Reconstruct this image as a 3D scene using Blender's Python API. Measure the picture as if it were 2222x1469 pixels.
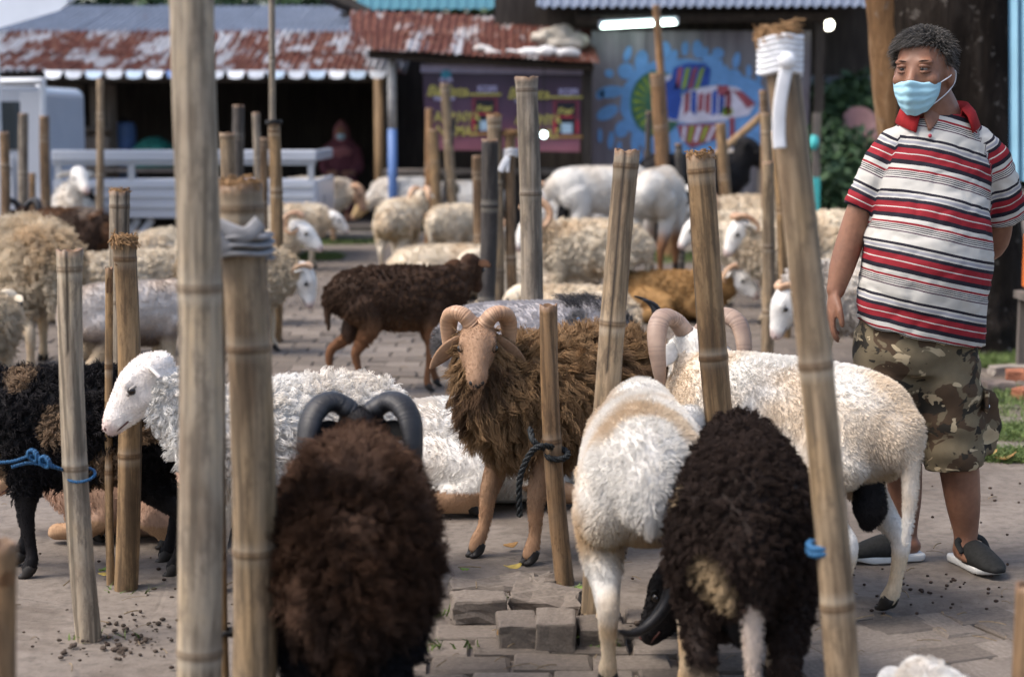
import bpy, bmesh, math, random
import numpy as np
from mathutils import Vector, Matrix

for o in list(bpy.data.objects):
    bpy.data.objects.remove(o, do_unlink=True)
SC = bpy.context.scene
COL = SC.collection
R = math.radians

# ------------------------------------------------------------------ camera
FPX = 3800.0                 # focal length in pixels of the 2222 px wide photograph
CAMH = 1.40
HORIZON = 255.0
PITCH = math.atan((734.5 - HORIZON) / FPX)
cam_d = bpy.data.cameras.new('camera')
cam = bpy.data.objects.new('camera', cam_d)
COL.objects.link(cam)
cam.location = (0, 0, CAMH)
cam.rotation_euler = (math.pi / 2 - PITCH, 0, 0)
cam_d.sensor_width = 36.0
cam_d.lens = 36.0 * FPX / 2222.0
cam_d.clip_start = 0.1
cam_d.clip_end = 600
cam_d.dof.use_dof = True
cam_d.dof.focus_distance = 5.55
cam_d.dof.aperture_fstop = 2.5
SC.camera = cam

# ------------------------------------------------------------------ sky, sun, exposure
SUN_EL, SUN_AZ = R(56), R(-104)     # azimuth measured from +Y (away from camera) towards +X
world = bpy.data.worlds.new('World')
SC.world = world
world.use_nodes = True
_w = world.node_tree
_w.nodes.clear()
_out = _w.nodes.new('ShaderNodeOutputWorld')
_bg = _w.nodes.new('ShaderNodeBackground')
_sky = _w.nodes.new('ShaderNodeTexSky')
_sky.sky_type = 'NISHITA'
_sky.sun_disc = False
_sky.sun_elevation = SUN_EL
_sky.sun_rotation = SUN_AZ
_sky.air_density = 1.0
_sky.dust_density = 4.0
_sky.ozone_density = 0.6
_bg.inputs['Strength'].default_value = 0.15
_w.links.new(_sky.outputs[0], _bg.inputs['Color'])
_w.links.new(_bg.outputs[0], _out.inputs['Surface'])

sun_d = bpy.data.lights.new('sun', 'SUN')
sun_d.energy = 1.4
sun_d.angle = R(28)
sun_d.color = (1.0, 0.95, 0.89)
sun = bpy.data.objects.new('sun', sun_d)
COL.objects.link(sun)
_sd = Vector((math.sin(SUN_AZ) * math.cos(SUN_EL), math.cos(SUN_AZ) * math.cos(SUN_EL), math.sin(SUN_EL)))
sun.rotation_euler = (-_sd).to_track_quat('-Z', 'Y').to_euler()
sun.location = (0, 0, 20)

SC.view_settings.view_transform = 'Standard'
SC.view_settings.look = 'None'
SC.view_settings.gamma = 1.0
SC.view_settings.use_curve_mapping = False
SC.view_settings.exposure = 1.05
SC.render.engine = 'CYCLES'
SC.cycles.max_bounces = 6
SC.cycles.diffuse_bounces = 3
SC.cycles.glossy_bounces = 2
SC.cycles.transparent_max_bounces = 6
SC.cycles.use_denoising = True
SC.cycles.use_adaptive_sampling = True
SC.cycles.adaptive_threshold = 0.02

# ------------------------------------------------------------------ from photograph pixels to places in the world
_FW = Vector((0, math.cos(PITCH), -math.sin(PITCH)))
_UP = Vector((0, math.sin(PITCH), math.cos(PITCH)))
_CAM = Vector((0, 0, CAMH))
def _ray(px, py):
    return _FW + Vector((1, 0, 0)) * ((px - 1111.0) / FPX) - _UP * ((py - 734.5) / FPX)
def G(px, py, z=0.0):                      # the spot on the ground (or on height z) seen at a pixel
    d = _ray(px, py)
    return _CAM + d * ((z - CAMH) / d.z)
def AY(px, py, Y):                         # the spot on the upright plane y = Y
    d = _ray(px, py)
    return _CAM + d * (Y / d.y)
def PXM(Y, z=0.7):                         # photograph pixels per metre at distance Y
    return FPX / (Y * math.cos(PITCH) + (CAMH - z) * math.sin(PITCH))

# ------------------------------------------------------------------ noise
def vnoise(P, f=1.0, seed=0):
    P = np.asarray(P, float) * f + seed * 17.13
    i = np.floor(P).astype(np.int64); u = P - i
    u = u * u * (3 - 2 * u)
    def h(x, y, z):
        n = (x * 73856093) ^ (y * 19349663) ^ (z * 83492791) ^ (seed * 2654435761 % 4294967296)
        n = (n ^ (n >> 13)) * 1274126177 & 0xffffffff
        n = (n ^ (n >> 16)) * 668265263 & 0xffffffff
        return (n & 0xffff) / 65535.0
    r = 0
    for a in (0, 1):
        for b in (0, 1):
            for c in (0, 1):
                w = (u[:, 0] if a else 1 - u[:, 0]) * (u[:, 1] if b else 1 - u[:, 1]) * (u[:, 2] if c else 1 - u[:, 2])
                r = r + w * h(i[:, 0] + a, i[:, 1] + b, i[:, 2] + c)
    return r
def fnoise(P, f=1.0, seed=0, o=3):
    r, a, t = 0, 1.0, 0
    for k in range(o):
        r = r + a * vnoise(P, f * 2 ** k, seed + k * 7); t += a; a *= .5
    return r / t
def sstep(x, a, b):
    t = np.clip((x - a) / (b - a), 0, 1)
    return t * t * (3 - 2 * t)

# ------------------------------------------------------------------ objects
def tag(o, label=None, cat=None, group=None, kind=None):
    if label: o['label'] = label
    if cat: o['category'] = cat
    if group: o['group'] = group
    if kind: o['kind'] = kind
    return o
def link(name, data, mat=None, parent=None, loc=None, rot=None, smooth=None):
    o = bpy.data.objects.new(name, data)
    COL.objects.link(o)
    if mat is not None and hasattr(data, 'materials'):
        data.materials.clear(); data.materials.append(mat)
    if parent is not None: o.parent = parent
    if loc is not None: o.location = loc
    if rot is not None: o.rotation_euler = rot
    if smooth is not None and hasattr(data, 'polygons'):
        data.polygons.foreach_set('use_smooth', [smooth] * len(data.polygons))
    return o
def empty(name, loc=(0, 0, 0), rz=0.0):
    o = bpy.data.objects.new(name, None)
    COL.objects.link(o); o.location = loc; o.rotation_euler = (0, 0, rz)
    o.empty_display_size = .1
    return o
def mesh(name, V, F):
    me = bpy.data.meshes.new(name)
    me.from_pydata([tuple(map(float, v)) for v in V], [], [tuple(map(int, f)) for f in F])
    me.update()
    return me
class MB:
    """collects simple shapes into one mesh"""
    def __init__(self): self.V = []; self.F = []
    def add(self, V, F):
        n = len(self.V)
        self.V += [tuple(v) for v in V]
        self.F += [tuple(i + n for i in f) for f in F]
        return self
    def box(self, c, s, rz=0.0, rx=0.0, ry=0.0, bev=0.0):
        M = Matrix.Translation(c) @ Matrix.Rotation(rz, 4, 'Z') @ Matrix.Rotation(ry, 4, 'Y') @ Matrix.Rotation(rx, 4, 'X')
        bm = bmesh.new()
        bmesh.ops.create_cube(bm, size=1.0)
        for v in bm.verts: v.co = Vector((v.co.x * s[0], v.co.y * s[1], v.co.z * s[2]))
        if bev > 0:
            bmesh.ops.bevel(bm, geom=bm.edges[:] , offset=bev, segments=1, affect='EDGES', profile=.5)
        bm.verts.index_update()
        self.add([M @ v.co for v in bm.verts], [[v.index for v in f.verts] for f in bm.faces])
        bm.free()
        return self
    def tube(self, pts, rad, seg=8, cap=True, flat=None):
        V, F = tube_vf(pts, rad, seg, cap, up=flat)
        return self.add(V, F)
    def build(self, name, mat=None, parent=None, smooth=False, **k):
        return link(name, mesh(name, self.V, self.F), mat, parent, smooth=smooth, **k)

def crom(P, n=4):
    """Catmull-Rom through control rows"""
    P = np.asarray(P, float)
    if len(P) < 3 or n < 2: return P
    Q = np.vstack([2 * P[0] - P[1], P, 2 * P[-1] - P[-2]])
    out = []
    for i in range(1, len(Q) - 2):
        a, b, c, d = Q[i - 1], Q[i], Q[i + 1], Q[i + 2]
        for t in np.arange(n) / n:
            out.append(.5 * (2 * b + (c - a) * t + (2 * a - 5 * b + 4 * c - d) * t * t + (3 * b - a - 3 * c + d) * t ** 3))
    out.append(P[-1])
    return np.array(out)
def tube_vf(pts, rad, seg=12, cap=True, up=None, dome=0.0, sq=2.0):
    """loft of ellipses; rad: scalar, per point, or per point (side, up)"""
    P = np.asarray(pts, float); n = len(P)
    rr = np.asarray(rad, float)
    if rr.ndim == 0: rr = np.full(n, float(rr))
    if rr.ndim == 1: rr = np.stack([rr, rr], 1)
    T = np.gradient(P, axis=0)
    T /= np.linalg.norm(T, axis=1)[:, None] + 1e-12
    if up is None:
        u = np.array([0, 0, 1.0]) if abs(T[0, 2]) < .85 else np.array([0, 1.0, 0])
    else: u = np.asarray(up, float)
    U = []
    for i in range(n):
        w = u - T[i] * np.dot(u, T[i])
        w /= np.linalg.norm(w) + 1e-12
        U.append(w)
        if up is None: u = w
    U = np.array(U); S = np.cross(U, T)
    if dome > 0:
        r0, r1 = rr[0].mean() * dome, rr[-1].mean() * dome
        pre = [(P[0] - T[0] * r0, rr[0] * .32, 0), (P[0] - T[0] * r0 * .72, rr[0] * .72, 0)]
        post = [(P[-1] + T[-1] * r1 * .72, rr[-1] * .72, -1), (P[-1] + T[-1] * r1, rr[-1] * .32, -1)]
        P = np.vstack([[q[0] for q in pre], P, [q[0] for q in post]])
        rr = np.vstack([[q[1] for q in pre], rr, [q[1] for q in post]])
        U = np.vstack([U[:1], U[:1], U, U[-1:], U[-1:]]); S = np.vstack([S[:1], S[:1], S, S[-1:], S[-1:]])
        n += 4
    a = np.arange(seg) * 2 * math.pi / seg
    ca, sa = np.cos(a), np.sin(a)
    if sq != 2.0:
        ca = np.sign(ca) * np.abs(ca) ** (2 / sq); sa = np.sign(sa) * np.abs(sa) ** (2 / sq)
    V = (P[:, None, :] + S[:, None, :] * (rr[:, 0, None, None] * ca[None, :, None]) + U[:, None, :] * (rr[:, 1, None, None] * sa[None, :, None])).reshape(-1, 3)
    F = []
    for i in range(n - 1):
        for j in range(seg):
            k = (j + 1) % seg
            F.append((i * seg + j, i * seg + k, (i + 1) * seg + k, (i + 1) * seg + j))
    if cap:
        F.append(tuple(range(seg))[::-1]); F.append(tuple((n - 1) * seg + j for j in range(seg)))
    return V.tolist(), F
def ell_vf(c, r, M=None, nu=12, nv=8):
    V = [];F = []
    for i in range(nv + 1):
        t = math.pi * (i + .02) / (nv + .04)
        for j in range(nu):
            a = 2 * math.pi * j / nu
            p = Vector((r[0] * math.sin(t) * math.cos(a), r[1] * math.sin(t) * math.sin(a), r[2] * math.cos(t)))
            if M is not None: p = M @ p
            V.append((c[0] + p.x, c[1] + p.y, c[2] + p.z))
    for i in range(nv):
        for j in range(nu):
            k = (j + 1) % nu
            F.append((i * nu + j, (i + 1) * nu + j, (i + 1) * nu + k, i * nu + k))
    F.append(tuple(range(nu))); F.append(tuple(nv * nu + j for j in range(nu))[::-1])
    return V, F
def remesh(mb, voxel, smooth=3, fac=.5):
    """one continuous skin round overlapping shapes"""
    me = mesh('tmp', mb.V, mb.F)
    o = bpy.data.objects.new('tmp', me); COL.objects.link(o)
    m = o.modifiers.new('r', 'REMESH'); m.mode = 'VOXEL'; m.voxel_size = voxel; m.use_smooth_shade = True
    if smooth:
        s = o.modifiers.new('s', 'SMOOTH'); s.factor = fac; s.iterations = smooth
    dg = bpy.context.evaluated_depsgraph_get()
    out = bpy.data.meshes.new_from_object(o.evaluated_get(dg))
    bpy.data.objects.remove(o, do_unlink=True); bpy.data.meshes.remove(me)
    return out
def verts(me):
    a = np.empty(len(me.vertices) * 3, np.float32); me.vertices.foreach_get('co', a)
    return a.reshape(-1, 3).astype(float)
def set_verts(me, V):
    me.vertices.foreach_set('co', np.asarray(V, np.float32).ravel()); me.update()
def vnormals(me):
    a = np.empty(len(me.vertices) * 3, np.float32); me.vertex_normals.foreach_get('vector', a)
    return a.reshape(-1, 3).astype(float)
def set_col(me, C, name='col'):
    at = me.attributes.new(name, 'FLOAT_COLOR', 'POINT')
    C = np.concatenate([C, np.ones((len(C), 1))], 1) if C.shape[1] == 3 else C
    at.data.foreach_set('color', C.astype(np.float32).ravel())
def set_float(me, v, name):
    at = me.attributes.new(name, 'FLOAT', 'POINT')
    at.data.foreach_set('value', np.asarray(v, np.float32))
def sample(me, n, rng, weight=None):
    """random spots on a mesh: position, normal, and the vertex they are nearest to"""
    me.calc_loop_triangles()
    t = np.empty(len(me.loop_triangles) * 3, np.int32); me.loop_triangles.foreach_get('vertices', t); t = t.reshape(-1, 3)
    V = verts(me); N = vnormals(me)
    A = np.linalg.norm(np.cross(V[t[:, 1]] - V[t[:, 0]], V[t[:, 2]] - V[t[:, 0]]), axis=1)
    if weight is not None: A = A * weight[t].mean(1)
    idx = rng.choice(len(t), n, p=A / A.sum())
    a, b = rng.random(n), rng.random(n)
    f = a + b > 1; a[f] = 1 - a[f]; b[f] = 1 - b[f]
    w = np.stack([1 - a - b, a, b], 1)[:, :, None]
    T = t[idx]
    P = (V[T] * w).sum(1); Q = (N[T] * w).sum(1)
    Q /= np.linalg.norm(Q, axis=1)[:, None] + 1e-9
    return P, Q, T[np.arange(n), w[:, :, 0].argmax(1)]
def hair_obj(name, PTS, RAD, COLR, mat, parent):
    """strands (n, k, 3) as real hair curves"""
    n, k = PTS.shape[:2]
    cu = bpy.data.hair_curves.new(name)
    cu.add_curves([k] * n)
    cu.attributes['position'].data.foreach_set('vector', PTS.astype(np.float32).ravel())
    ra = cu.attributes.get('radius') or cu.attributes.new('radius', 'FLOAT', 'POINT')
    ra.data.foreach_set('value', np.broadcast_to(RAD, (n, k)).astype(np.float32).ravel())
    ca = cu.attributes.new('col', 'FLOAT_COLOR', 'CURVE')
    ca.data.foreach_set('color', np.concatenate([COLR, np.ones((n, 1))], 1).astype(np.float32).ravel())
    cu.materials.append(mat)
    o = bpy.data.objects.new(name, cu); COL.objects.link(o)
    o.parent = parent
    return o

# ------------------------------------------------------------------ materials
class NT:
    def __init__(self, name, rough=.8, spec=.3):
        self.m = bpy.data.materials.new(name); self.m.use_nodes = True
        self.t = self.m.node_tree
        self.b = self.t.nodes['Principled BSDF']
        self.b.inputs['Roughness'].default_value = rough
        self.b.inputs['Specular IOR Level'].default_value = spec
        self.tc = None
    def n(self, kind, **k):
        x = self.t.nodes.new(kind)
        for a, v in k.items(): setattr(x, a, v)
        return x
    def l(self, a, b): self.t.links.new(a, b)
    def put(self, sock, v):
        if hasattr(v, 'is_output'): self.l(v, sock)
        elif v is not None:
            if isinstance(v, (tuple, list)) and len(v) == 3 and sock.type == 'RGBA': v = (*v, 1)
            sock.default_value = v
    def coord(self, which='Object'):
        if not self.tc: self.tc = self.n('ShaderNodeTexCoord')
        return self.tc.outputs[which]
    def mapped(self, scale=(1, 1, 1), which='Object', rot=(0, 0, 0), loc=(0, 0, 0)):
        m = self.n('ShaderNodeMapping'); self.l(self.coord(which), m.inputs['Vector'])
        m.inputs['Scale'].default_value = scale; m.inputs['Rotation'].default_value = rot; m.inputs['Location'].default_value = loc
        return m.outputs[0]
    def noise(self, scale, vec=None, detail=4, rough=.55, dist=0.0, col=False):
        x = self.n('ShaderNodeTexNoise'); self.l(vec if vec is not None else self.coord(), x.inputs['Vector'])
        x.inputs['Scale'].default_value = scale; x.inputs['Detail'].default_value = detail
        x.inputs['Roughness'].default_value = rough; x.inputs['Distortion'].default_value = dist
        return x.outputs['Color' if col else 'Fac']
    def voro(self, scale, vec=None, feature='F1', out='Distance', rnd=1.0):
        x = self.n('ShaderNodeTexVoronoi', feature=feature); self.l(vec if vec is not None else self.coord(), x.inputs['Vector'])
        x.inputs['Scale'].default_value = scale; x.inputs['Randomness'].default_value = rnd
        return x.outputs[out]
    def ramp(self, fac, stops, interp='LINEAR'):
        x = self.n('ShaderNodeValToRGB'); x.color_ramp.interpolation = interp
        e = x.color_ramp.elements
        while len(e) > 1: e.remove(e[-1])
        for i, (p, c) in enumerate(stops):
            if isinstance(c, (int, float)): c = (c, c, c)
            q = e[0] if i == 0 else e.new(p)
            q.position = p; q.color = (*c, 1)
        self.l(fac, x.inputs[0])
        return x.outputs['Color']
    def mix(self, fac, a, b, mode='MIX'):
        x = self.n('ShaderNodeMix', data_type='RGBA', blend_type=mode)
        self.put(x.inputs['Factor'], fac); self.put(x.inputs['A'], a); self.put(x.inputs['B'], b)
        return x.outputs['Result']
    def math(self, op, a, b=None, c=None):
        x = self.n('ShaderNodeMath', operation=op)
        for i, v in enumerate((a, b, c)):
            if v is not None: self.put(x.inputs[i], v)
        return x.outputs[0]
    def attr(self, name, out='Color', typ='GEOMETRY'):
        x = self.n('ShaderNodeAttribute', attribute_name=name, attribute_type=typ)
        return x.outputs[out]
    def objcol(self):
        return self.n('ShaderNodeObjectInfo').outputs['Color']
    def objrnd(self):
        return self.n('ShaderNodeObjectInfo').outputs['Random']
    def bump(self, h, strength=.3, dist=.01):
        x = self.n('ShaderNodeBump'); self.l(h, x.inputs['Height'])
        x.inputs['Strength'].default_value = strength; x.inputs['Distance'].default_value = dist
        self.l(x.outputs[0], self.b.inputs['Normal'])
    def base(self, c): self.put(self.b.inputs['Base Color'], c)
    def rough(self, c): self.put(self.b.inputs['Roughness'], c)
def plain(name, c, rough=.7, spec=.3, var=.18, scale=12, metal=0.0):
    k = NT(name, rough, spec)
    d = tuple(x * (1 - var) for x in c); e = tuple(min(1, x * (1 + var)) for x in c)
    f = k.noise(scale, detail=5)
    k.base(k.ramp(f, [(.3, d), (.7, e)]))
    k.b.inputs['Metallic'].default_value = metal
    k.bump(k.noise(scale * 6), .12, .004)
    return k.m
# ------------------------------------------------------------------ ground
def ground_mat():
    k = NT('dusty_ground', .9, .15)
    big = k.noise(.55, detail=6, rough=.6)
    c = k.ramp(big, [(.30, (.105, .087, .073)), (.55, (.190, .162, .138)), (.75, (.255, .220, .190))])
    fine = k.noise(22, detail=8, rough=.7)
    c = k.mix(.75, c, k.ramp(fine, [(.32, .55), (.5, .95), (.72, 1.25)]), 'MULTIPLY')
    st = k.noise(2.6, k.mapped((1, 1.6, 1)), 6, .62, .6)
    c = k.mix(k.ramp(st, [(.52, 0.0), (.66, .55)]), c, (.085, .066, .052))
    specks = k.voro(55, out='Distance')
    c = k.mix(k.math('MULTIPLY', k.ramp(specks, [(.10, 1.0), (.16, 0.0)]), k.ramp(k.noise(3.2), [(.45, 0.0), (.62, .8)])), c, (.05, .035, .026))
    k.base(c)
    cr = k.ramp(k.voro(1.7, k.mapped((1, 1.7, 1)), 'DISTANCE_TO_EDGE', 'Distance'), [(.0, 0.0), (.018, 1.0)])
    h = k.math('ADD', k.math('MULTIPLY', fine, .5), k.math('MULTIPLY', cr, .25))
    k.bump(k.math('ADD', h, k.math('MULTIPLY', k.noise(90, detail=4), .3)), .55, .012)
    return k.m
def axis(a, b, fa, fb, step, far):
    return np.unique(np.round(np.concatenate([np.arange(fa, fb, step), a + (fa - a) * np.linspace(0, 1, far) ** .5, fb + (b - fb) * np.linspace(0, 1, far) ** 2]), 4))
gx = axis(-70, 70, -3.4, 4.0, .035, 16)
gy = axis(-8, 130, 3.2, 9.6, .035, 18)
XX, YY = np.meshgrid(gx, gy)
PV = np.stack([XX.ravel(), YY.ravel(), np.zeros(XX.size)], 1)
def pave_near(x, y):  return sstep(4.86 + .10 * np.sin(x * 2.3) + .06 * np.sin(x * 7), y - .0, y + .07)
def pave_mid(x, y): return sstep(y, 8.0, 8.5) * sstep(17.0, y, y + 1) * sstep(x, -4.5, -4.1) * sstep(3.4, x, x + .6)
zz = .030 * (fnoise(PV, 1.1, 3, 4) - .5) + .014 * (fnoise(PV, 5.0, 9, 3) - .5)
zz *= sstep(np.hypot(PV[:, 0], PV[:, 1] - 6), 16, 9) * .9 + .1
pn = np.maximum((4.92 > PV[:, 1]) * 1.0, 0); 
zz = zz * (1 - .7 * np.clip(pave_mid(PV[:, 0], PV[:, 1]), 0, 1)) - .016 * pave_mid(PV[:, 0], PV[:, 1])
nearm = sstep(PV[:, 1], 4.98, 4.90) * sstep(PV[:, 0], -.50, -.40)
zz = zz * (1 - .8 * nearm) - .026 * nearm
PV[:, 2] = zz
nx, ny = len(gx), len(gy)
ii = (np.arange(ny - 1)[:, None] * nx + np.arange(nx - 1)[None]).ravel()
gme = bpy.data.meshes.new('ground')
gme.from_pydata(PV.tolist(), [], np.stack([ii, ii + 1, ii + nx + 1, ii + nx], 1).tolist())
ground = link('ground', gme, ground_mat(), smooth=True)
tag(ground, 'dusty beaten ground of the sheep market yard', None, None, 'structure')

def paver_mat():
    k = NT('paver_concrete', .88, .2)
    r = k.objrnd()
    c = k.ramp(r, [(0, (.110, .091, .076)), (.5, (.166, .139, .116)), (1, (.215, .182, .153))])
    c = k.mix(.8, c, k.ramp(k.noise(14, k.mapped(which='Generated'), 6, .65), [(.3, .55), (.7, 1.25)]), 'MULTIPLY')
    c = k.mix(k.ramp(k.noise(7, detail=5), [(.5, 0.0), (.7, .55)]), c, (.155, .128, .108))
    k.base(c)
    k.bump(k.noise(120, detail=5), .5, .004)
    return k.m
PAVER = paver_mat()
def block_vf(l, w, h, ch=.006, rng=None, j=.0):
    V = []
    for z, e in ((-h, 0), (-ch, 0), (0, ch)):
        for sx, sy in ((-1, -1), (1, -1), (1, 1), (-1, 1)):
            q = rng.normal(0, j, 3) if rng is not None else (0, 0, 0)
            V.append((sx * (l / 2 - e) + q[0], sy * (w / 2 - e) + q[1], z + q[2] * .6))
    F = [(0, 3, 2, 1), (8, 9, 10, 11)]
    for a in (0, 4):
        for i in range(4): F.append((a + i, a + (i + 1) % 4, a + 4 + (i + 1) % 4, a + 4 + i))
    return V, F
prng = np.random.default_rng(5)
def paver_meshes(l, w, h): return [mesh('paver', *block_vf(l, w, h, .007, prng, .0025)) for _ in range(5)]
near_m, mid_m = paver_meshes(.205, .128, .05), paver_meshes(.20, .20, .05)
spots = []
for r in range(14):
    y = 4.83 - r * .136
    for c in range(-14, 15):
        x = c * .213 + (r % 2) * .106 + prng.normal(0, .003)
        if x > .62 or x < -.36 + .05 * math.sin(r * 2.2): continue
        if y > 4.86 + .05 * math.sin(x * 5): continue
        spots.append((x, y + prng.normal(0, .003) + .015 * math.sin(x * 2.1), prng.normal(0, .012), near_m, -.006))
# herringbone to the right of the path
ca, sa = math.cos(.35), math.sin(.35)
for i in range(-16, 17):
    for j in range(-10, 11):
        for kx in (0, 1):
            u = i * .136 + (j * .136) + (0 if kx == 0 else .17 + .0); v = j * .136 - i * .136 + (0 if kx == 0 else -.034)
            u = (i * .136 + j * .272 + (.102 if kx == 0 else .238)); v = (i * .136 + (.068 if kx == 0 else .034 + .0))
            x = 1.45 + u * ca - v * sa; y = 4.25 + u * sa + v * ca
            if x < .70 or x > 3.2 or y > 4.90 + .05 * math.sin(x * 6) or y < 3.2: continue
            spots.append((x, y, .35 + (math.pi / 2 if kx else 0) + prng.normal(0, .01), near_m, -.008))
mids = []
for r in range(44):
    y = 8.3 + r * .208
    for c in range(-22, 18):
        x = c * .208 + (r % 2) * .104 + prng.normal(0, .004)
        if x < -4.3 or x > 3.2: continue
        mids.append((x, y + prng.normal(0, .004), prng.normal(0, .015), mid_m, -.004))
def seen(p): return abs(p[0]) < (p[1] * 1.01 + .1) * 1111 / FPX + .12
near_seen = [p for p in spots if p[1] > 4.08 and seen(p)]
mid_seen = sorted([p for p in mids if seen(p) and -1.9 < p[0] < .35 and p[1] > 8.3], key=lambda p: p[1])
single = near_seen + mid_seen[:max(0, 296 - len(near_seen))]
sset = set(id(p) for p in single)
for (x, y, a, mm, z) in single:
    o = link('paver', mm[prng.integers(5)], PAVER, ground, (x, y, z + prng.normal(0, .0025)), (prng.normal(0, .012), prng.normal(0, .012), a))
mb = MB()
for p in spots + mids:
    if id(p) in sset: continue
    x, y, a, mm, z = p
    V = [(Matrix.Translation((x, y, z + prng.normal(0, .002))) @ Matrix.Rotation(a, 4, 'Z')) @ v.co for v in mm[0].vertices]
    mb.add(V, [f.vertices[:] for f in mm[0].polygons])
mb.build('paver_field', PAVER, ground)['kind'] = 'stuff'

# ------------------------------------------------------------------ materials of the shacks
def rust_mat(name, lo, bluish=(.36, .40, .46)):
    k = NT(name, .9, .1)
    v = k.mapped((1, .35, 1))
    n = k.noise(2.6, v, 6, .7, .3)
    a = k.ramp(k.noise(9, detail=5), [(.38, (.050, .018, .014)), (.5, (.095, .034, .025)), (.66, (.15, .075, .052))])
    z = k.ramp(k.noise(3.5, detail=4), [(.3, tuple(x * .7 for x in bluish)), (.7, bluish)])
    st = k.noise(2.3, k.mapped((4.0, .25, 1)), 4, .6)
    f = k.math('ADD', k.math('MULTIPLY', n, .62), k.math('MULTIPLY', st, .38))
    k.base(k.mix(k.ramp(f, [(lo, 0.0), (lo + .03, 1.0)]), a, z))
    k.bump(k.noise(40), .2, .01)
    return k.m
RUST, RUST2 = rust_mat('rusted_sheet', .49, (.33, .34, .37)), rust_mat('rusted_sheet_red', .53, (.36, .34, .34))
ZINC = rust_mat('zinc_sheet', .34, (.16, .19, .25))
def wood_mat(name, a, b, sc=(6, 6, .7), rough=.8):
    k = NT(name, rough, .25)
    v = k.mapped(sc)
    c = k.ramp(k.noise(3, v, 6, .6, .4), [(.3, a), (.7, b)])
    k.base(k.mix(.6, c, k.ramp(k.noise(1.2, detail=5), [(.35, .6), (.65, 1.2)]), 'MULTIPLY'))
    k.bump(k.noise(9, v, 4), .3, .006)
    return k.m
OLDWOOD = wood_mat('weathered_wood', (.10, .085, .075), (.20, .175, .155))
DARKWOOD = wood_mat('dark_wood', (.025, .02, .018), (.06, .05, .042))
BAMBOO_W = wood_mat('bamboo_pole', (.22, .135, .07), (.36, .24, .13), (8, 8, .4), .5)
WHITE_P = plain('white_paint', (.62, .66, .72), .4, .4, .12, 3)
TRUCK_P = plain('truck_paint', (.42, .45, .51), .28, .5, .06, 2)
TRUCK_G = plain('truck_grey', (.36, .38, .41), .45, .4, .1, 4)
BLUE_P = plain('blue_paint', (.09, .17, .38), .5, .4, .2, 4)
BLACK = plain('black_rubber', (.012, .012, .013), .7, .3, .3, 20)
TEAL = plain('teal_sheet', (.025, .12, .15), .5, .4, .15, 2)
TARP = plain('dark_tarp', (.03, .035, .045), .45, .4, .4, 2)
BLUE_T = plain('blue_tarp', (.20, .38, .50), .45, .4, .15, 3)
CLOTH_W = plain('white_cloth', (.72, .73, .75), .85, .1, .08, 30)
CLOTH_G = plain('grey_cloth', (.26, .26, .27), .9, .1, .25, 30)
GLASS = plain('dark_glass', (.02, .03, .04), .08, .6, .2, 2)
DIRTYFLOOR = plain('shop_floor', (.12, .105, .095), .9, .2, .3, 3)

def sheet(parent, a, b, c, d, mat, waves=10, amp=.018, name='roof_sheet'):
    """corrugated sheet: a,b lower corners, c,d upper corners (d above a)"""
    a, b, c, d = (Vector(q) for q in (a, b, c, d))
    nrm = (b - a).cross(d - a).normalized()
    V, F = [], []
    nu, nv = waves * 6, 5
    for i in range(nv + 1):
        for j in range(nu + 1):
            u, v = j / nu, i / nv
            p = (a * (1 - u) + b * u) * (1 - v) + (d * (1 - u) + c * u) * v
            V.append(p + nrm * (amp * math.sin(u * waves * 2 * math.pi) - .03 * 4 * v * (1 - v) * .5))
    w = nu + 1
    for i in range(nv):
        for j in range(nu): F.append((i * w + j, i * w + j + 1, (i + 1) * w + j + 1, (i + 1) * w + j))
    return link(name, mesh(name, V, F), mat, parent, smooth=True)

# ------------------------------------------------------------------ left shack: open stall under a rusty roof
srng = random.Random(4)
shack = empty('shack', (-3.4, 22.2, 0))
shack_inv = Matrix.Translation((3.4, -22.2, 0))
def inshack(o): o.parent = None; return o
def under(root, o):
    o.parent = root; o.matrix_parent_inverse = root.matrix_world.inverted() if False else Matrix.Translation(-Vector(root.location)); return o
YE = 21.0
for row, (y0, y1, p0, p1, m) in enumerate(((YE, 22.25, 158, 112, RUST), (22.1, 23.3, 117, 68, RUST), (23.2, 26.0, 76, 14, ZINC))):
    edges = [-110 + i * 122 for i in range(9)]
    for i in range(8):
        dj = srng.uniform(-4, 4)
        a = AY(edges[i], p0 + dj, y0 + srng.uniform(-.05, .05)); b = AY(edges[i + 1] + 14, p0 + dj + srng.uniform(-2, 2), y0)
        c = AY(edges[i + 1] + 14, p1, y1); d = AY(edges[i], p1, y1)
        c.x = b.x; d.x = a.x
        a.z += .012 * (i % 2); d.z += .012 * (i % 2)
        under(shack, sheet(None, a, b, c, d, m, 9))
VAL2, VAL3 = plain('valance_grey', (.42, .46, .52), .5, .4, .25, 6), plain('valance_blue', (.36, .47, .60), .5, .4, .2, 6)
for i in range(17):                 # scalloped metal valance under the eave
    x0, x1 = 96 + i * 44, 96 + i * 44 + 40
    a, b = AY(x0, 154, YE - .06), AY(x1, 154, YE - .06)
    lo = AY(x0, 172, YE - .06).z
    V = [(a.x, a.y, a.z), (b.x, b.y, b.z), (b.x - .03, b.y - .05, lo + .015), ((a.x + b.x) / 2, a.y - .06, lo), (a.x + .03, a.y - .05, lo + .015)]
    V += [(x, y + .012, z) for x, y, z in V]
    F = [(0, 1, 2, 3, 4), (9, 8, 7, 6, 5)] + [(k, (k + 1) % 5, 5 + (k + 1) % 5, 5 + k) for k in range(5)]
    under(shack, link('valance_plate', mesh('valance_plate', V, F), BLUE_P if i in (6,) else (WHITE_P, VAL2, VAL3)[(i * 7 + i // 3) % 3]))
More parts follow.
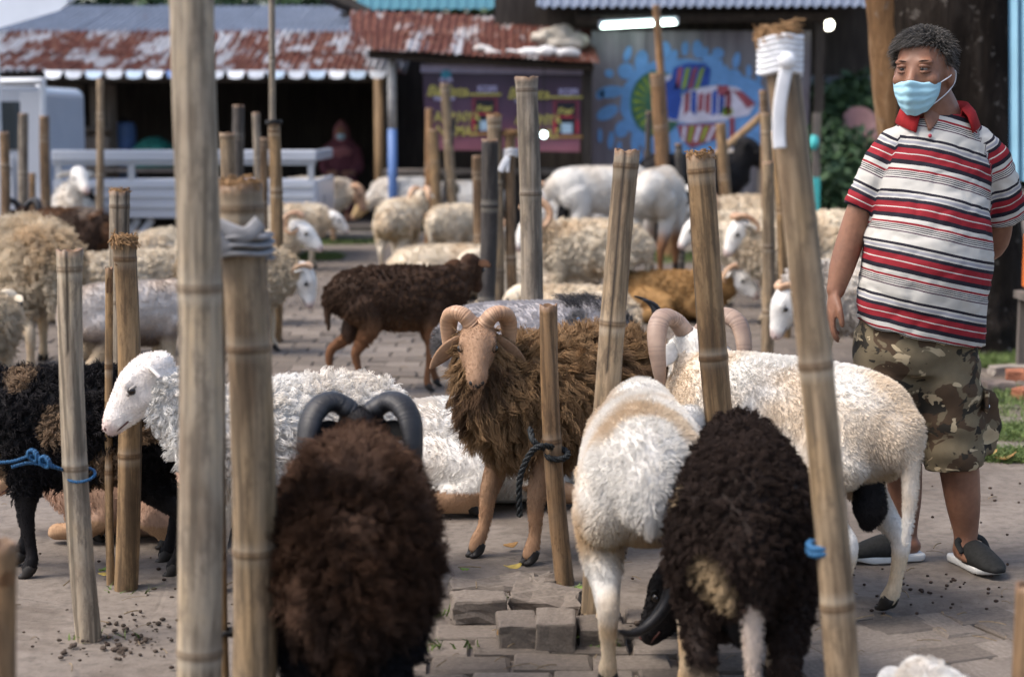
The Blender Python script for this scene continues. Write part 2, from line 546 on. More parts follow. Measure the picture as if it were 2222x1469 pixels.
def beam(name, p, q, w, mat, root=None, h=None):
    p, q = Vector(p), Vector(q); d = q - p
    V, F = tube_vf([p, q], np.array([(w / 2, (h or w) / 2)] * 2) * 1.414, 4, True)
    V = np.array(V)
    o = link(name, mesh(name, V, F), mat)
    if root: under(root, o)
    return o
def box_part(name, c, s, mat, root=None, bev=.0, **k):
    o = MB().box(c, s, bev=bev, **k).build(name, mat)
    if root: under(root, o)
    return o
beam('eave_beam', AY(-60, 168, YE + .1), AY(838, 168, YE + .1), .09, DARKWOOD, shack)
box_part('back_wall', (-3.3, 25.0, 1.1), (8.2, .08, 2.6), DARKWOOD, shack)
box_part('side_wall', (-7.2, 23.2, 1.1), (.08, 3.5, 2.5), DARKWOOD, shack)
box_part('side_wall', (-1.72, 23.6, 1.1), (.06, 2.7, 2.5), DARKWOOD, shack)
box_part('floor_slab', (-3.3, 23.0, .05), (8.0, 4.2, .12), DIRTYFLOOR, shack)
p = AY(822, 170, YE + .05)
V, F = tube_vf([(p.x, p.y, 0), (p.x, p.y, p.z)], .062, 12); under(shack, link('bamboo_pillar', mesh('bamboo_pillar', V, F), BAMBOO_W, smooth=True))
p = AY(88, 170, YE - .1)
V, F = tube_vf([(p.x, p.y, 0), (p.x, p.y, p.z)], .055, 12); under(shack, link('steel_pillar', mesh('steel_pillar', V, F), WHITE_P, smooth=True))
tag(shack, 'open shack with long rusty corrugated roof behind the truck', 'shack')
# slatted shelf, drum, jerrycan, heap inside the shack
sh = empty('shelf', (AY(175, 300, 22).x, 22, .11))
for px in (120, 142, 166, 205, 236):
    q = AY(px, 200, 22); beam('shelf_upright', (q.x, 22 + (px % 3) * .05, .11), (q.x, 22 + (px % 3) * .05, AY(px, 185, 22).z), .10, OLDWOOD, sh)
for py in (284, 292):
    beam('shelf_plank', AY(110, py, 21.9 + (py - 284) * .02), AY(243, py - 2, 21.9 + (py - 284) * .02), .11, OLDWOOD, sh, .06)
for i in range(10):
    q = AY(116 + i * 13, 330, 21.88); beam('slat', (q.x, 21.86, .12), (q.x, 21.86, AY(116, 296, 21.86).z), .045, OLDWOOD, sh, .02)
tag(sh, 'grey weathered plank shelf inside the shack by the truck cab', 'shelf')
q = AY(270, 330, 22.4)
mb = MB(); V, F = tube_vf(crom([(q.x, 22.4, .12), (q.x, 22.4, .8), (q.x, 22.4, 1.28), (q.x, 22.4, 1.34)], 3), crom(np.array([(.15, .15), (.155, .155), (.15, .15), (.09, .09)]), 3), 16); mb.add(V, F)
drum = mb.build('drum', BLUE_P, smooth=True); tag(drum, 'blue plastic drum standing inside the dark shack', 'drum')
V, F = tube_vf([(q.x, 22.4, 1.34), (q.x, 22.4, 1.40)], .05, 12); c = link('cap', mesh('cap', V, F), BLACK, drum)
V, F = ell_vf((0, 0, 0), (.32, .25, .30), nu=20, nv=14)
V = np.array(V); V += .05 * (fnoise(V, 6, 3)[:, None] - .5) * V / .3; V[:, 2] = np.maximum(V[:, 2], -.1)
q = AY(335, 330, 22.0)
hp = link('tarp_heap', mesh('tarp_heap', V, F), plain('green_tarp', (.02, .14, .12), .6, .3, .3, 6), loc=(q.x, 22.0, q.z - .12), smooth=True)
tag(hp, 'green tarpaulin heap beside the blue drum', 'tarpaulin')
tb = box_part('table', (q.x, 22.0, (q.z - .25) / 2 + .1), (1.3, .6, .04), OLDWOOD); tb.location.z = 0
MB().box((q.x, 22.0, q.z - .22), (1.3, .6, .05)).box((q.x - .58, 21.78, (q.z - .25) / 2 + .05), (.06, .06, q.z - .33)).box((q.x + .58, 21.78, (q.z - .25) / 2 + .05), (.06, .06, q.z - .33)).box((q.x - .58, 22.22, (q.z - .25) / 2 + .05), (.06, .06, q.z - .33)).box((q.x + .58, 22.22, (q.z - .25) / 2 + .05), (.06, .06, q.z - .33)).build('tmp')
_t = bpy.data.objects['tmp']; tb.data = _t.data; tb.data.name = 'table'; tb.data.materials.append(OLDWOOD); bpy.data.objects.remove(_t)
tag(tb, 'plain wooden table under the green heap', 'table')

# ------------------------------------------------------------------ middle shack with coffee banner
stall = empty('stall', (-.3, 21.5, 0))
def lerp(a, b, t): return a + (b - a) * t
for row, (y0, y1, pa, pb, ta, tb_) in enumerate(((19.6, 20.75, (107, 136), None, (66, 92), RUST2), (20.6, 22.0, (72, 97), None, (24, 48), RUST2))):
    edges = [766 + row * -6, 880, 1000, 1110, 1205, 1290 - row * 8]
    for i in range(5):
        t0, t1 = (edges[i] - 770) / 520, (edges[i + 1] - 770) / 520
        a = AY(edges[i] + (22 if i == 0 and row == 0 else 0), lerp(*pa, t0), y0); b = AY(edges[i + 1] + 10, lerp(*pa, t1), y0)
        c = AY(edges[i + 1] + 10, lerp(*ta, t1), y1); d = AY(edges[i] + (22 if i == 0 and row == 0 else 0), lerp(*ta, t0), y1)
        c.x = b.x; d.x = a.x - (.12 if i == 0 else 0)
        a.z += .014 * (i % 2); d.z += .014 * (i % 2)
        under(stall, sheet(None, a, b, c, d, RUST2 if i != 1 or row else RUST, 8, .016))
beam('eave_beam', AY(800, 118, 19.75), AY(1288, 146, 19.75), .07, DARKWOOD, stall)
q = AY(850, 130, 19.9)
V, F = tube_vf([(q.x, 19.9, .0), (q.x, 19.9, AY(850, 280, 19.9).z)], .052, 12); under(stall, link('post_foot', mesh('post_foot', V, F), BLUE_P, smooth=True))
V, F = tube_vf([(q.x, 19.9, AY(850, 280, 19.9).z), (q.x, 19.9, q.z)], .05, 12); under(stall, link('post_shaft', mesh('post_shaft', V, F), plain('grey_paint', (.32, .31, .30), .6, .3, .2), smooth=True))
q = AY(1275, 150, 20.0)
under(stall, MB().box((q.x, 20.0, q.z / 2), (.1, .1, q.z)).build('stall_post', DARKWOOD))
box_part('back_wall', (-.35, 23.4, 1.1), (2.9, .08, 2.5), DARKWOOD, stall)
box_part('counter_front', (-.3, 20.45, .38), (2.3, .06, .72), DARKWOOD, stall)
box_part('counter_top', (-.3, 20.62, .77), (2.4, .5, .05), OLDWOOD, stall)
tag(stall, 'small stall with red rusted roof and dark counter in the middle', 'stall')
def lump(name, label, c, r, mat, seed, cat, flat=None, cuts=26):
    V, F = ell_vf((0, 0, 0), r, nu=cuts, nv=cuts // 2)
    V = np.array(V); n = np.linalg.norm(V, axis=1)[:, None]
    V = V * (1 + .9 * (fnoise(V, 3.2 / max(r), seed)[:, None] - .5) + .5 * (fnoise(V, 8 / max(r), seed + 5)[:, None] - .5))
    if flat is not None: V[:, 2] = np.maximum(V[:, 2], flat)
    o = link(name, mesh(name, V, F), mat, loc=c, smooth=True)
    return tag(o, label, cat)
def heap(name, label, blobs, mat, cat, seed, amp=.05):
    mb = MB()
    for (px, py, Y, rx, ry, rz) in blobs: mb.add(*ell_vf(tuple(AY(px, py, Y)), (rx, ry, rz), None, 16, 10))
    me = remesh(mb, .02, 1); V = verts(me); N = vnormals(me)
    rid = 1 - 2 * np.abs(fnoise(V, 5, seed, 3) - .5)
    set_verts(me, V + N * (amp * (rid - .7) * 2 + amp * (fnoise(V, 14, seed + 3, 2) - .5))[:, None])
    return tag(link(name, me, mat, smooth=True), label, cat)
heap('cloth_bundle', 'cream cloth bundle dumped on the rusted stall roof', [(1180, 84, 20.3, .14, .12, .08), (1215, 76, 20.4, .16, .15, .10), (1248, 88, 20.4, .13, .13, .09), (1225, 98, 20.2, .2, .12, .07)], plain('cream_cloth', (.42, .38, .32), .9, .1, .3, 8), 'bundle', 3)
heap('plastic_sheet', 'crumpled white plastic sheet along the stall roof edge', [(1115, 112, 19.9, .10, .08, .03), (1150, 113, 19.85, .13, .10, .045), (1190, 112, 19.8, .14, .10, .05), (1232, 116, 19.8, .13, .10, .055)], plain('plastic_white', (.58, .57, .56), .7, .2, .15, 8), 'plastic sheet', 8, .035)
heap('plastic_sheet', 'small white plastic scrap left of the cream bundle on the roof', [(1048, 106, 19.95, .10, .08, .03), (1072, 114, 19.9, .10, .08, .03)], plain('plastic_white', (.52, .50, .48), .7, .2, .15, 8), 'plastic sheet', 14, .03)

# banner
BY = 19.95
def banner_mat():
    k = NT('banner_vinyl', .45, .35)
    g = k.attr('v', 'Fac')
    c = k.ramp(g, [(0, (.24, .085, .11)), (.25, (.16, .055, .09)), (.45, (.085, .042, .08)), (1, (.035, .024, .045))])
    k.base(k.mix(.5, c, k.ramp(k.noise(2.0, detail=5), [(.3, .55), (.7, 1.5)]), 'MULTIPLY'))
    k.bump(k.noise(4), .3, .02)
    return k.m
a, b = AY(917, 158, BY), AY(1262, 166, BY)
c, d = AY(1258, 330, BY), AY(925, 325, BY)
def quad_grid(a, b, c, d, nu, nv, wave, th=.006):
    V, F = [], []
    for s in (0, 1):
        for i in range(nv + 1):
            for j in range(nu + 1):
                u, v = j / nu, i / nv
                p = (a * (1 - u) + b * u) * (1 - v) + (d * (1 - u) + c * u) * v
                V.append((p.x, p.y + wave(u, v) + s * th, p.z))
    w = nu + 1; m = w * (nv + 1)
    for i in range(nv):
        for j in range(nu):
            q = i * w + j
            F.append((q, q + w, q + w + 1, q + 1)); F.append((m + q, m + q + 1, m + q + w + 1, m + q + w))
    return V, F
bw = lambda u, v: .018 * math.sin(u * 9 + v * 2) * v
V, F = quad_grid(a, b, c, d, 24, 12, bw)
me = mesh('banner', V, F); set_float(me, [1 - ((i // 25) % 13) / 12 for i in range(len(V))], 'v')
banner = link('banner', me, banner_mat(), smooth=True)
tag(banner, 'dark purple printed banner with yellow lettering hung across the stall', 'banner')
box_part('hem', ((AY(912, 150, BY).x + AY(1265, 156, BY).x) / 2, BY - .01, (AY(912, 148, BY).z + AY(1265, 155, BY).z) / 2), (AY(1265, 0, BY).x - AY(912, 0, BY).x, .03, .09), plain('lilac_hem', (.30, .28, .40), .6, .3, .15), None, ry=.016).parent = banner
YEL, LIL, REDP, LBL = plain('print_yellow', (.42, .37, .10), .5, .3, .15), plain('print_lilac', (.38, .36, .55), .5, .3, .15), plain('print_red', (.42, .03, .05), .5, .3, .15), plain('print_pale_blue', (.35, .48, .58), .5, .3, .2)
def lettering(txt, px, py, hpx, mat, parent, Y, italic=0.0, sx=1.0):
    cu = bpy.data.curves.new('lettering', 'FONT'); cu.body = txt
    p = AY(px, py, Y); cu.size = hpx / PXM(Y, 1.4) * 1.35; cu.shear = italic; cu.extrude = .001; cu.offset = .004
    tmp = bpy.data.objects.new('tmp', cu); COL.objects.link(tmp)
    me = bpy.data.meshes.new_from_object(tmp.evaluated_get(bpy.context.evaluated_depsgraph_get()))
    bpy.data.objects.remove(tmp, do_unlink=True)
    me.materials.clear(); me.materials.append(mat)
    o = bpy.data.objects.new('lettering', me); COL.objects.link(o)
    o.location = p; o.rotation_euler = (math.pi / 2, .014, 0); o.scale = (sx, 1, 1); o.parent = parent
    return o
def patch(name, x0, y0, x1, y1, mat, parent, Y, th=.003):
    a, b = AY(x0, y1, Y), AY(x1, y0, Y)
    o = MB().box(((a.x + b.x) / 2, Y, (a.z + b.z) / 2), (b.x - a.x, th, b.z - a.z)).build(name, mat)
    o.parent = parent; return o
for ox, oy in ((0, 0), (176, 6)):
    lettering('Barista', 925 + ox, 208 + oy, 24, YEL, banner, BY - .030, .3)
    lettering('kopi hitam', 942 + ox, 217 + oy, 8, LIL, banner, BY - .030)
    lettering('ADANYA', 942 + ox, 264 + oy, 23, YEL, banner, BY - .030, 0, .78)
    lettering('NIKMAT', 946 + ox, 294 + oy, 23, YEL, banner, BY - .030, 0, .8)
    lettering('KOPI', 1036 + ox, 200 + oy, 14, LIL, banner, BY - .030)
    patch('gold_bar', 1016 + ox, 203 + oy, 1088 + ox, 208 + oy, YEL, banner, BY - .028)
    patch('gold_bar', 1016 + ox, 289 + oy, 1088 + ox, 294 + oy, plain('print_ochre', (.33, .19, .06), .5, .3), banner, BY - .028)
    patch('packet_print', 1024 + ox, 212 + oy, 1080 + ox, 288 + oy, plain('print_maroon', (.16, .03, .05), .5, .3), banner, BY - .026)
    patch('packet_print', 1032 + ox, 216 + oy, 1073 + ox, 284 + oy, plain('print_black', (.012, .012, .02), .5, .3), banner, BY - .029)
    lettering('Kopi', 1034 + ox, 240 + oy, 12, YEL, banner, BY - .033, .3)
    patch('packet_print', 1036 + ox, 246 + oy, 1068 + ox, 250 + oy, REDP, banner, BY - .0315)
    patch('packet_print', 1042 + ox, 262 + oy, 1066 + ox, 284 + oy, LBL, banner, BY - .0315)
    for x0 in (1025, 1074): patch('packet_print', x0 + ox, 256 + oy, x0 + 5 + ox, 282 + oy, REDP, banner, BY - .0315)
V, F = ell_vf(tuple(AY(968, 162, BY - .03)), (.06, .004, .05)); link('emblem', mesh('emblem', V, F), plain('print_teal', (.04, .22, .32), .5, .3), banner)
lettering('KOPI', 954, 178, 9, LIL, banner, BY - .03)

def emit(name, col, s):
    k = NT(name); k.b.inputs['Base Color'].default_value = (.8, .8, .8, 1)
    k.b.inputs['Emission Color'].default_value = (*col, 1); k.b.inputs['Emission Strength'].default_value = s
    return k.m
q = AY(1180, 293, 19.6)
V, F = ell_vf((q.x, 19.6, q.z), (.038, .03, .038)); lp = link('lamp', mesh('lamp', V, F), emit('lamp_glow', (.75, .95, 1.0), 5), smooth=True)
V, F = tube_vf([(q.x, 19.6, q.z + .05), (q.x, 19.62, AY(1180, 150, 19.7).z)], .006, 6); link('cord', mesh('cord', V, F), BLACK, lp)
tag(lp, 'small round glowing lamp before the banner', 'lamp')

# ------------------------------------------------------------------ painted wall
MY = 20.6
def wall_mat():
    k = NT('mural_wall_board', .85, .2)
    c = k.ramp(k.noise(1.5, k.mapped((4, 1, .5)), 6, .6), [(.3, (.11, .11, .125)), (.55, (.20, .20, .22)), (.75, (.31, .30, .32))])
    c = k.mix(k.ramp(k.noise(.8, detail=4), [(.45, 0.0), (.65, .5)]), c, (.17, .115, .14))
    k.base(c); k.bump(k.noise(6, k.mapped((8, 1, .5))), .3, .01)
    return k.m
pw = empty('painted_wall', ((AY(1520, 0, MY)).x, MY, 0))
wm = wall_mat()
for i, (x0, x1) in enumerate(((1284, 1402), (1404, 1522), (1524, 1642), (1644, 1760))):
    a, b = AY(x0, 68, MY), AY(x1, 68, MY)
    under(pw, MB().box(((a.x + b.x) / 2, MY + .03 + .004 * (i % 2), a.z / 2), (b.x - a.x, .06, a.z)).build('wall_board', wm))
tag(pw, 'grey board wall with a blue splash and striped fish painted on it', 'painted wall')
def poly(name, pts, mat, lay):
    Y = MY - .006 - lay * .0025
    V = [AY(x, y, Y) for x, y in pts]
    n = len(V)
    F = [tuple(range(n))[::-1]]
    V = [tuple(v) for v in V]
    me = mesh(name, V + [(x, y + .0015, z) for x, y, z in V], F + [tuple(range(n, 2 * n))])
    o = link(name, me, mat); under(pw, o); return o
def blob(cx, cy, rx, ry, rot=0, n=18):
    c, s = math.cos(rot), math.sin(rot)
    return [(cx + rx * math.cos(t) * c - ry * math.sin(t) * s, cy + rx * math.cos(t) * s + ry * math.sin(t) * c) for t in [2 * math.pi * i / n for i in range(n)]]
PB = plain('mural_blue', (.13, .28, .54), .7, .2, .18, 6)
PDB = plain('mural_navy', (.03, .07, .30), .7, .2, .25, 8); PG = plain('mural_green', (.22, .30, .04), .7, .2, .25, 8); PW = plain('mural_white', (.52, .50, .60), .7, .2, .15, 8)
PR = plain('mural_maroon', (.26, .07, .09), .7, .2, .25, 8); PDG = plain('mural_dark_green', (.05, .13, .09), .7, .2, .25, 8)
mr = random.Random(9)
poly('blue_splash', [(1352, 190), (1380, 150), (1430, 130), (1490, 128), (1560, 140), (1600, 160), (1650, 180), (1660, 200), (1660, 300), (1600, 322), (1540, 335), (1440, 338), (1400, 330), (1370, 290), (1345, 240)], PB, 0)
tear = [(1392, 135, 15, 26, .1), (1358, 155, 17, 18, .4), (1362, 118, 8, 18, .3), (1325, 200, 30, 13, -.1), (1318, 245, 26, 14, -.5), (1350, 280, 15, 20, .5), (1303, 205, 9, 12, .5), (1302, 295, 5, 16, 0), (1326, 305, 7, 20, .1), (1378, 310, 9, 24, 0), (1446, 110, 11, 20, -.2), (1462, 122, 8, 14, .3), (1487, 106, 8, 16, .1), (1514, 108, 12, 20, -.1), (1530, 118, 7, 16, .2), (1558, 116, 13, 12, .3), (1545, 135, 14, 16, .2), (1563, 143, 6, 14, 0), (1598, 132, 8, 18, .2), (1592, 165, 17, 14, 0), (1625, 155, 6, 14, 0), (1647, 165, 6, 16, 0), (1575, 150, 4, 9, 0), (1322, 160, 10, 9, .4), (1342, 325, 6, 18, .2), (1370, 345, 6, 16, 0), (1390, 345, 6, 20, 0), (1652, 300, 14, 22, 0)]
for t in tear: poly('paint_drop', blob(*t), PB, 1)
poly('fish_tail', blob(1425, 225, 58, 72), PDG, 2)
for i in range(11):
    a = R(100 + i * 17)
    poly('tail_stripe', [(1427 + 22 * math.cos(a), 225 + 26 * math.sin(a)), (1427 + 52 * math.cos(a - .09), 225 + 66 * math.sin(a - .09)), (1427 + 52 * math.cos(a + .07), 225 + 66 * math.sin(a + .07))], PG, 3)
poly('fish_body', [(1440, 165), (1470, 160), (1478, 210), (1500, 195), (1560, 185), (1600, 190), (1640, 225), (1625, 250), (1570, 262), (1500, 268), (1450, 262), (1440, 210)], PW, 4)
poly('fish_fin', [(1462, 148), (1490, 138), (1530, 138), (1542, 150), (1538, 185), (1500, 192), (1470, 205), (1448, 200)], PDB, 5)
for i in range(4): poly('fin_stripe', [(1472 + i * 16, 150), (1482 + i * 16, 146), (1474 + i * 14, 192), (1464 + i * 14, 196)], (PR, PG, PR, PG)[i], 6)
poly('fish_band', [(1440, 180), (1465, 168), (1480, 215), (1470, 262), (1446, 256)], PDB, 6)
for i, m in enumerate((PR, PDB, PR, PR, PDB, PDB, PR)):
    x = 1486 + i * 15
    poly('body_stripe', [(x, 204 + mr.uniform(-8, 8)), (x + 11, 200 + mr.uniform(-8, 8)), (x + 9, 246 + mr.uniform(-8, 8)), (x - 2, 248 + mr.uniform(-8, 6))], m, 6)
poly('fish_head', [(1590, 196), (1612, 200), (1640, 225), (1622, 236), (1604, 214)], PR, 6)
poly('head_patch', [(1556, 186), (1580, 186), (1584, 206), (1560, 212)], PR, 6)
poly('head_patch', blob(1577, 242, 14, 10), PG, 6)
poly('fish_belly', [(1470, 272), (1560, 268), (1556, 300), (1500, 322), (1476, 300)], PR, 5)
for i in range(5): poly('belly_stripe', [(1482 + i * 16, 274), (1490 + i * 16, 274), (1486 + i * 13, 308), (1479 + i * 13, 308)], (PW, PG)[i % 2], 6)
poly('red_post_paint', [(1583, 255), (1594, 255), (1594, 312), (1583, 312)], PR, 6)
# roof and beam over the painted wall, shelf against it
prf = empty('lean_to_roof', ((AY(1500, 0, MY)).x, MY, 2.4))
a, b = AY(1160, 14, 20.0), AY(1880, -2, 20.0)
under(prf, sheet(None, AY(1165, 16, 20.0), AY(1880, 14, 20.0), AY(1880, -30, 22.5), AY(1165, -30, 22.5), ZINC, 34))
beam('rafter', AY(1250, 38, 20.3), AY(1800, 30, 20.3), .12, DARKWOOD, prf)
under(prf, MB().box(((AY(1520, 0, 21.6)).x, 21.6, 2.5), (5.0, .06, 1.2)).build('gable_board', DARKWOOD))
under(prf, MB().box(((AY(1775, 0, MY)).x, MY - .2, 1.25), (.1, .1, 2.5)).build('roof_post', DARKWOOD))
tag(prf, 'shadowed lean-to roof with dark rafter over the painted wall', 'roof')
tl = empty('tube_lamp', tuple(AY(1386, 60, 20.2)))
a, b = AY(1303, 58, 20.2), AY(1468, 49, 20.2)
V, F = tube_vf([a, b], .026, 12); under(tl, link('tube', mesh('tube', V, F), emit('tube_glow', (.78, 1.0, .90), 6), smooth=True))
V, F = tube_vf([a + Vector((0, .03, .05)), b + Vector((0, .03, .05))], .022, 8); under(tl, link('batten', mesh('batten', V, F), WHITE_P))
for e in (a, b): under(tl, MB().box(tuple(e + Vector((0, .0, .02))), (.04, .05, .08)).build('end_cap', WHITE_P))
tag(tl, 'lit fluorescent tube lamp over the painted wall', 'tube lamp')
bn = empty('bench', (AY(1600, 0, 20.0).x, 20.0, 0))
beam('bench_top', AY(1560, 333, 20.0), AY(1662, 322, 20.0), .09, plain('pale_board', (.33, .30, .27), .7, .3), bn, .05)
for px in (1572, 1652): q = AY(px, 330, 20.02); beam('leg', (q.x, 20.02, 0), (q.x, 20.02, q.z), .06, OLDWOOD, bn)
tag(bn, 'pale plank bench leaning against the painted wall', 'bench')

# ------------------------------------------------------------------ roofs farther back, awning
rf = empty('far_roof', (-.6, 27, 2.5))
under(rf, sheet(None, AY(775, 22, 24.5), AY(1190, 18, 24.5), AY(1190, -40, 27), AY(775, -40, 27), TEAL, 20, .012))
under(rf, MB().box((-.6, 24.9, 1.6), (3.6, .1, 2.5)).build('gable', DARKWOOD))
beam('ridge_board', AY(700, -12, 24.3), AY(800, 34, 24.3), .14, DARKWOOD, rf)
tag(rf, 'teal sheet roof rising behind the middle stall', 'roof')
aw = MB()
pts = [(-60, -40), (150, -40), (146, 8), (128, 24), (60, 44), (-10, 64), (-60, 74)]
V = [tuple(AY(x, y, 16.0)) for x, y in pts]
n = len(V); V += [(x, y + 1.2, z + .25) for x, y, z in V]
aw.add(V, [tuple(range(n))[::-1], tuple(range(n, 2 * n))] + [(i, (i + 1) % n, n + (i + 1) % n, n + i) for i in range(n)])
aw = aw.build('awning', plain('awning_white', (.75, .80, .88), .5, .3, .08, 2)); tag(aw, 'white rounded awning panel at the top corner above the truck', 'awning')
V, F = tube_vf([(V[5][0] - .2, 16.6, 0), (V[5][0] - .2, 16.6, V[5][2] + .2)], .05, 8); link('awning_post', mesh('awning_post', V, F), WHITE_P, aw)

# ------------------------------------------------------------------ pickup truck
TY = 17.0
tr = empty('pickup_truck', (AY(400, 0, TY).x, TY + .8, 0))
def tb_(name, x0, y0, x1, y1, Y, dep, mat, bev=.01, root=tr):
    a, b = AY(x0, y1, Y), AY(x1, y0, Y)
    return under(root, MB().box(((a.x + b.x) / 2, Y + dep / 2, (a.z + b.z) / 2), (b.x - a.x, dep, b.z - a.z), bev=bev).build(name, mat))
side = tb_('bed_side', 118, 392, 684, 474, TY, .05, TRUCK_P, .008)
for i in range(3): 
    o = tb_('panel_rib', 124, 404 + i * 22, 678, 409 + i * 22, TY - .012, .02, TRUCK_G, .004)
tb_('bed_rail', 112, 326, 686, 350, TY - .02, .06, TRUCK_P, .012)
tb_('bed_rail_lower', 114, 351, 684, 359, TY - .0, .05, TRUCK_G, .006)
for px in (120, 278, 480, 668): tb_('rail_stake', px, 358, px + 13, 393, TY + .005, .04, TRUCK_G, .004)
tb_('bed_side', 118, 388, 684, 470, TY + 1.55, .05, TRUCK_P, .008)
tb_('bed_rail', 112, 330, 686, 350, TY + 1.56, .06, TRUCK_P, .01)
tb_('bed_floor', 120, 462, 682, 474, TY + .06, 1.5, TRUCK_G, .004)
a, b = AY(680, 392, TY), AY(688, 474, TY)
under(tr, MB().box(((a.x + b.x) / 2, TY + .8, (a.z + b.z) / 2), (.05, 1.55, a.z - b.z), bev=.008).build('tailgate', TRUCK_P))
a, b = AY(672, 328, TY), AY(688, 350, TY)
under(tr, MB().box(((a.x + b.x) / 2, TY + .8, (a.z + b.z) / 2), (.05, 1.6, a.z - b.z), bev=.008).build('tailgate_rail', TRUCK_P))
# cab: profile extruded across, with window opening
cabx0, cabx1 = AY(-320, 0, TY).x, AY(90, 0, TY).x
ztop = AY(50, 188, TY).z
V = []
prof = [(cabx1, .38), (cabx1, ztop - .06), (cabx1 - .06, ztop), (cabx0 + .55, ztop), (cabx0 + .42, ztop - .05), (cabx0 + .08, .95), (cabx0, .85), (cabx0, .38)]
n = len(prof)
V = [(x, TY + .03, z) for x, z in prof] + [(x, TY + 1.57, z) for x, z in prof]
F = [tuple(range(n)), tuple(range(n, 2 * n))[::-1]] + [(i, n + i, n + (i + 1) % n, (i + 1) % n) for i in range(n)]
cab = under(tr, link('cab', mesh('cab', V, F), TRUCK_P))
m = cab.modifiers.new('b', 'BEVEL'); m.width = .03; m.segments = 2
d_ = MB().box(((cabx0 + cabx1) / 2 + .2, TY + .015, 1.32), (1.0, .02, .46), bev=.006).build('window', GLASS); under(tr, d_)
under(tr, MB().box((cabx1 - .14, TY + .012, 1.05), (.2, .03, 1.2), bev=.008).build('door_pillar', TRUCK_P))
under(tr, MB().box(((cabx0 + cabx1) / 2 - .05, TY + .005, .72), (1.25, .02, .62), bev=.006).build('door', TRUCK_P))
under(tr, MB().box((cabx1 - .42, TY - .012, .92), (.14, .03, .03), bev=.006).build('door_handle', TRUCK_G))
beam('roof_rack', AY(-100, 180, TY), AY(92, 176, TY), .05, WHITE_P, tr)
beam('back_hoop', AY(92, 176, TY + .02), AY(92, 330, TY + .02), .05, WHITE_P, tr)
under(tr, MB().box((AY(400, 0, TY).x, TY + .55, .36), (2.6, .08, .12)).box((AY(400, 0, TY).x, TY + 1.05, .36), (2.6, .08, .12)).build('chassis', BLACK))
for wx in (AY(560, 0, TY).x, AY(-170, 0, TY).x):
    for wy in (TY + .1, TY + 1.45):
        V, F = tube_vf(crom([(wx, wy - .09, .28), (wx, wy - .07, .28), (wx, wy + .07, .28), (wx, wy + .09, .28)], 2), crom(np.array([(.24, .24), (.28, .28), (.28, .28), (.24, .24)]), 2), 20, True, up=(0, 0, 1))
        wh = under(tr, link('wheel', mesh('wheel', V, F), BLACK, smooth=True))
        V, F = tube_vf([(wx, wy - .10, .28), (wx, wy - .05, .28)], .16, 16, True, up=(0, 0, 1)); link('rim', mesh('rim', V, F), TRUCK_G, wh)
for px in (300, 330): beam('bed_strut', AY(px, 476, TY + .1), AY(px - 22, 505, TY + .1), .05, WHITE_P, tr)
tag(tr, 'white pickup truck with open cargo bed parked before the shack', 'pickup truck')

# ------------------------------------------------------------------ tree and the corner behind the man
def bark_mat(name, a, b):
    k = NT(name, .95, .1)
    v = k.mapped((1, 1, .25))
    n = k.noise(7, v, 8, .7, .6)
    c = k.ramp(n, [(.32, tuple(x * .4 for x in a)), (.5, a), (.7, b)])
    c = k.mix(k.ramp(k.noise(14, detail=4), [(.62, 0.0), (.72, .5)]), c, (.20, .18, .16))
    k.base(c)
    k.bump(k.math('ADD', n, k.math('MULTIPLY', k.noise(30, v, 5), .4)), .9, .04)
    return k.m
BARK, BARK2 = bark_mat('dark_bark', (.015, .0115, .009), (.036, .029, .024)), bark_mat('light_bark', (.15, .085, .042), (.27, .175, .10))
def trunk(name, P, r, mat, seed, parent=None, amp=.16):
    D = crom(np.hstack([np.asarray(P, float), np.asarray(r, float)[:, None]]), 10)
    V, F = tube_vf(D[:, :3], D[:, 3], 40, True)
    V = np.array(V); C = np.repeat(D[:, :3], 40, 0); dv = V - C
    fl = fnoise(V * np.array([1, 1, .22]), 5.5, seed, 3)[:, None]
    V = C + dv * (1 + amp * 2 * (fl - .5) + .10 * (fnoise(V, 16, seed + 2, 2)[:, None] - .5))
    return link(name, mesh(name, V, F), mat, parent, smooth=True)
tb0 = G(2062, 748)
tree = empty('tree', (tb0.x, tb0.y, 0))
trunk('trunk', [(0, 0, -.05), (0, 0, .12), (-.01, 0, .45), (-.04, .02, 1.2), (-.06, .05, 2.2), (-.05, .1, 3.4)], [.56, .49, .415, .40, .385, .36], BARK, 3, tree)
trunk('limb', [(-.22, .05, .7), (-.36, -.02, 1.3), (-.44, .0, 1.9), (-.58, .05, 3.2)], [.12, .125, .12, .11], BARK2, 6, tree, .10)
trunk('limb', [(.0, .1, 3.2), (.5, .4, 4.4), (1.3, .6, 5.6)], [.28, .2, .08], BARK, 8, tree)
trunk('limb', [(-.05, .1, 3.2), (-.5, .3, 4.5), (-.7, .9, 6.0)], [.28, .2, .08], BARK, 9, tree)
def leaf_mat(name, a, b):
    k = NT(name, .6, .3)
    k.base(k.mix(k.attr('rnd', 'Fac'), a, b))
    k.b.inputs['Transmission Weight'].default_value = 0
    return k.m
LEAF = leaf_mat('tree_leaf', (.025, .055, .018), (.07, .12, .035))
LEAFD = leaf_mat('bush_leaf', (.015, .040, .018), (.05, .095, .04))
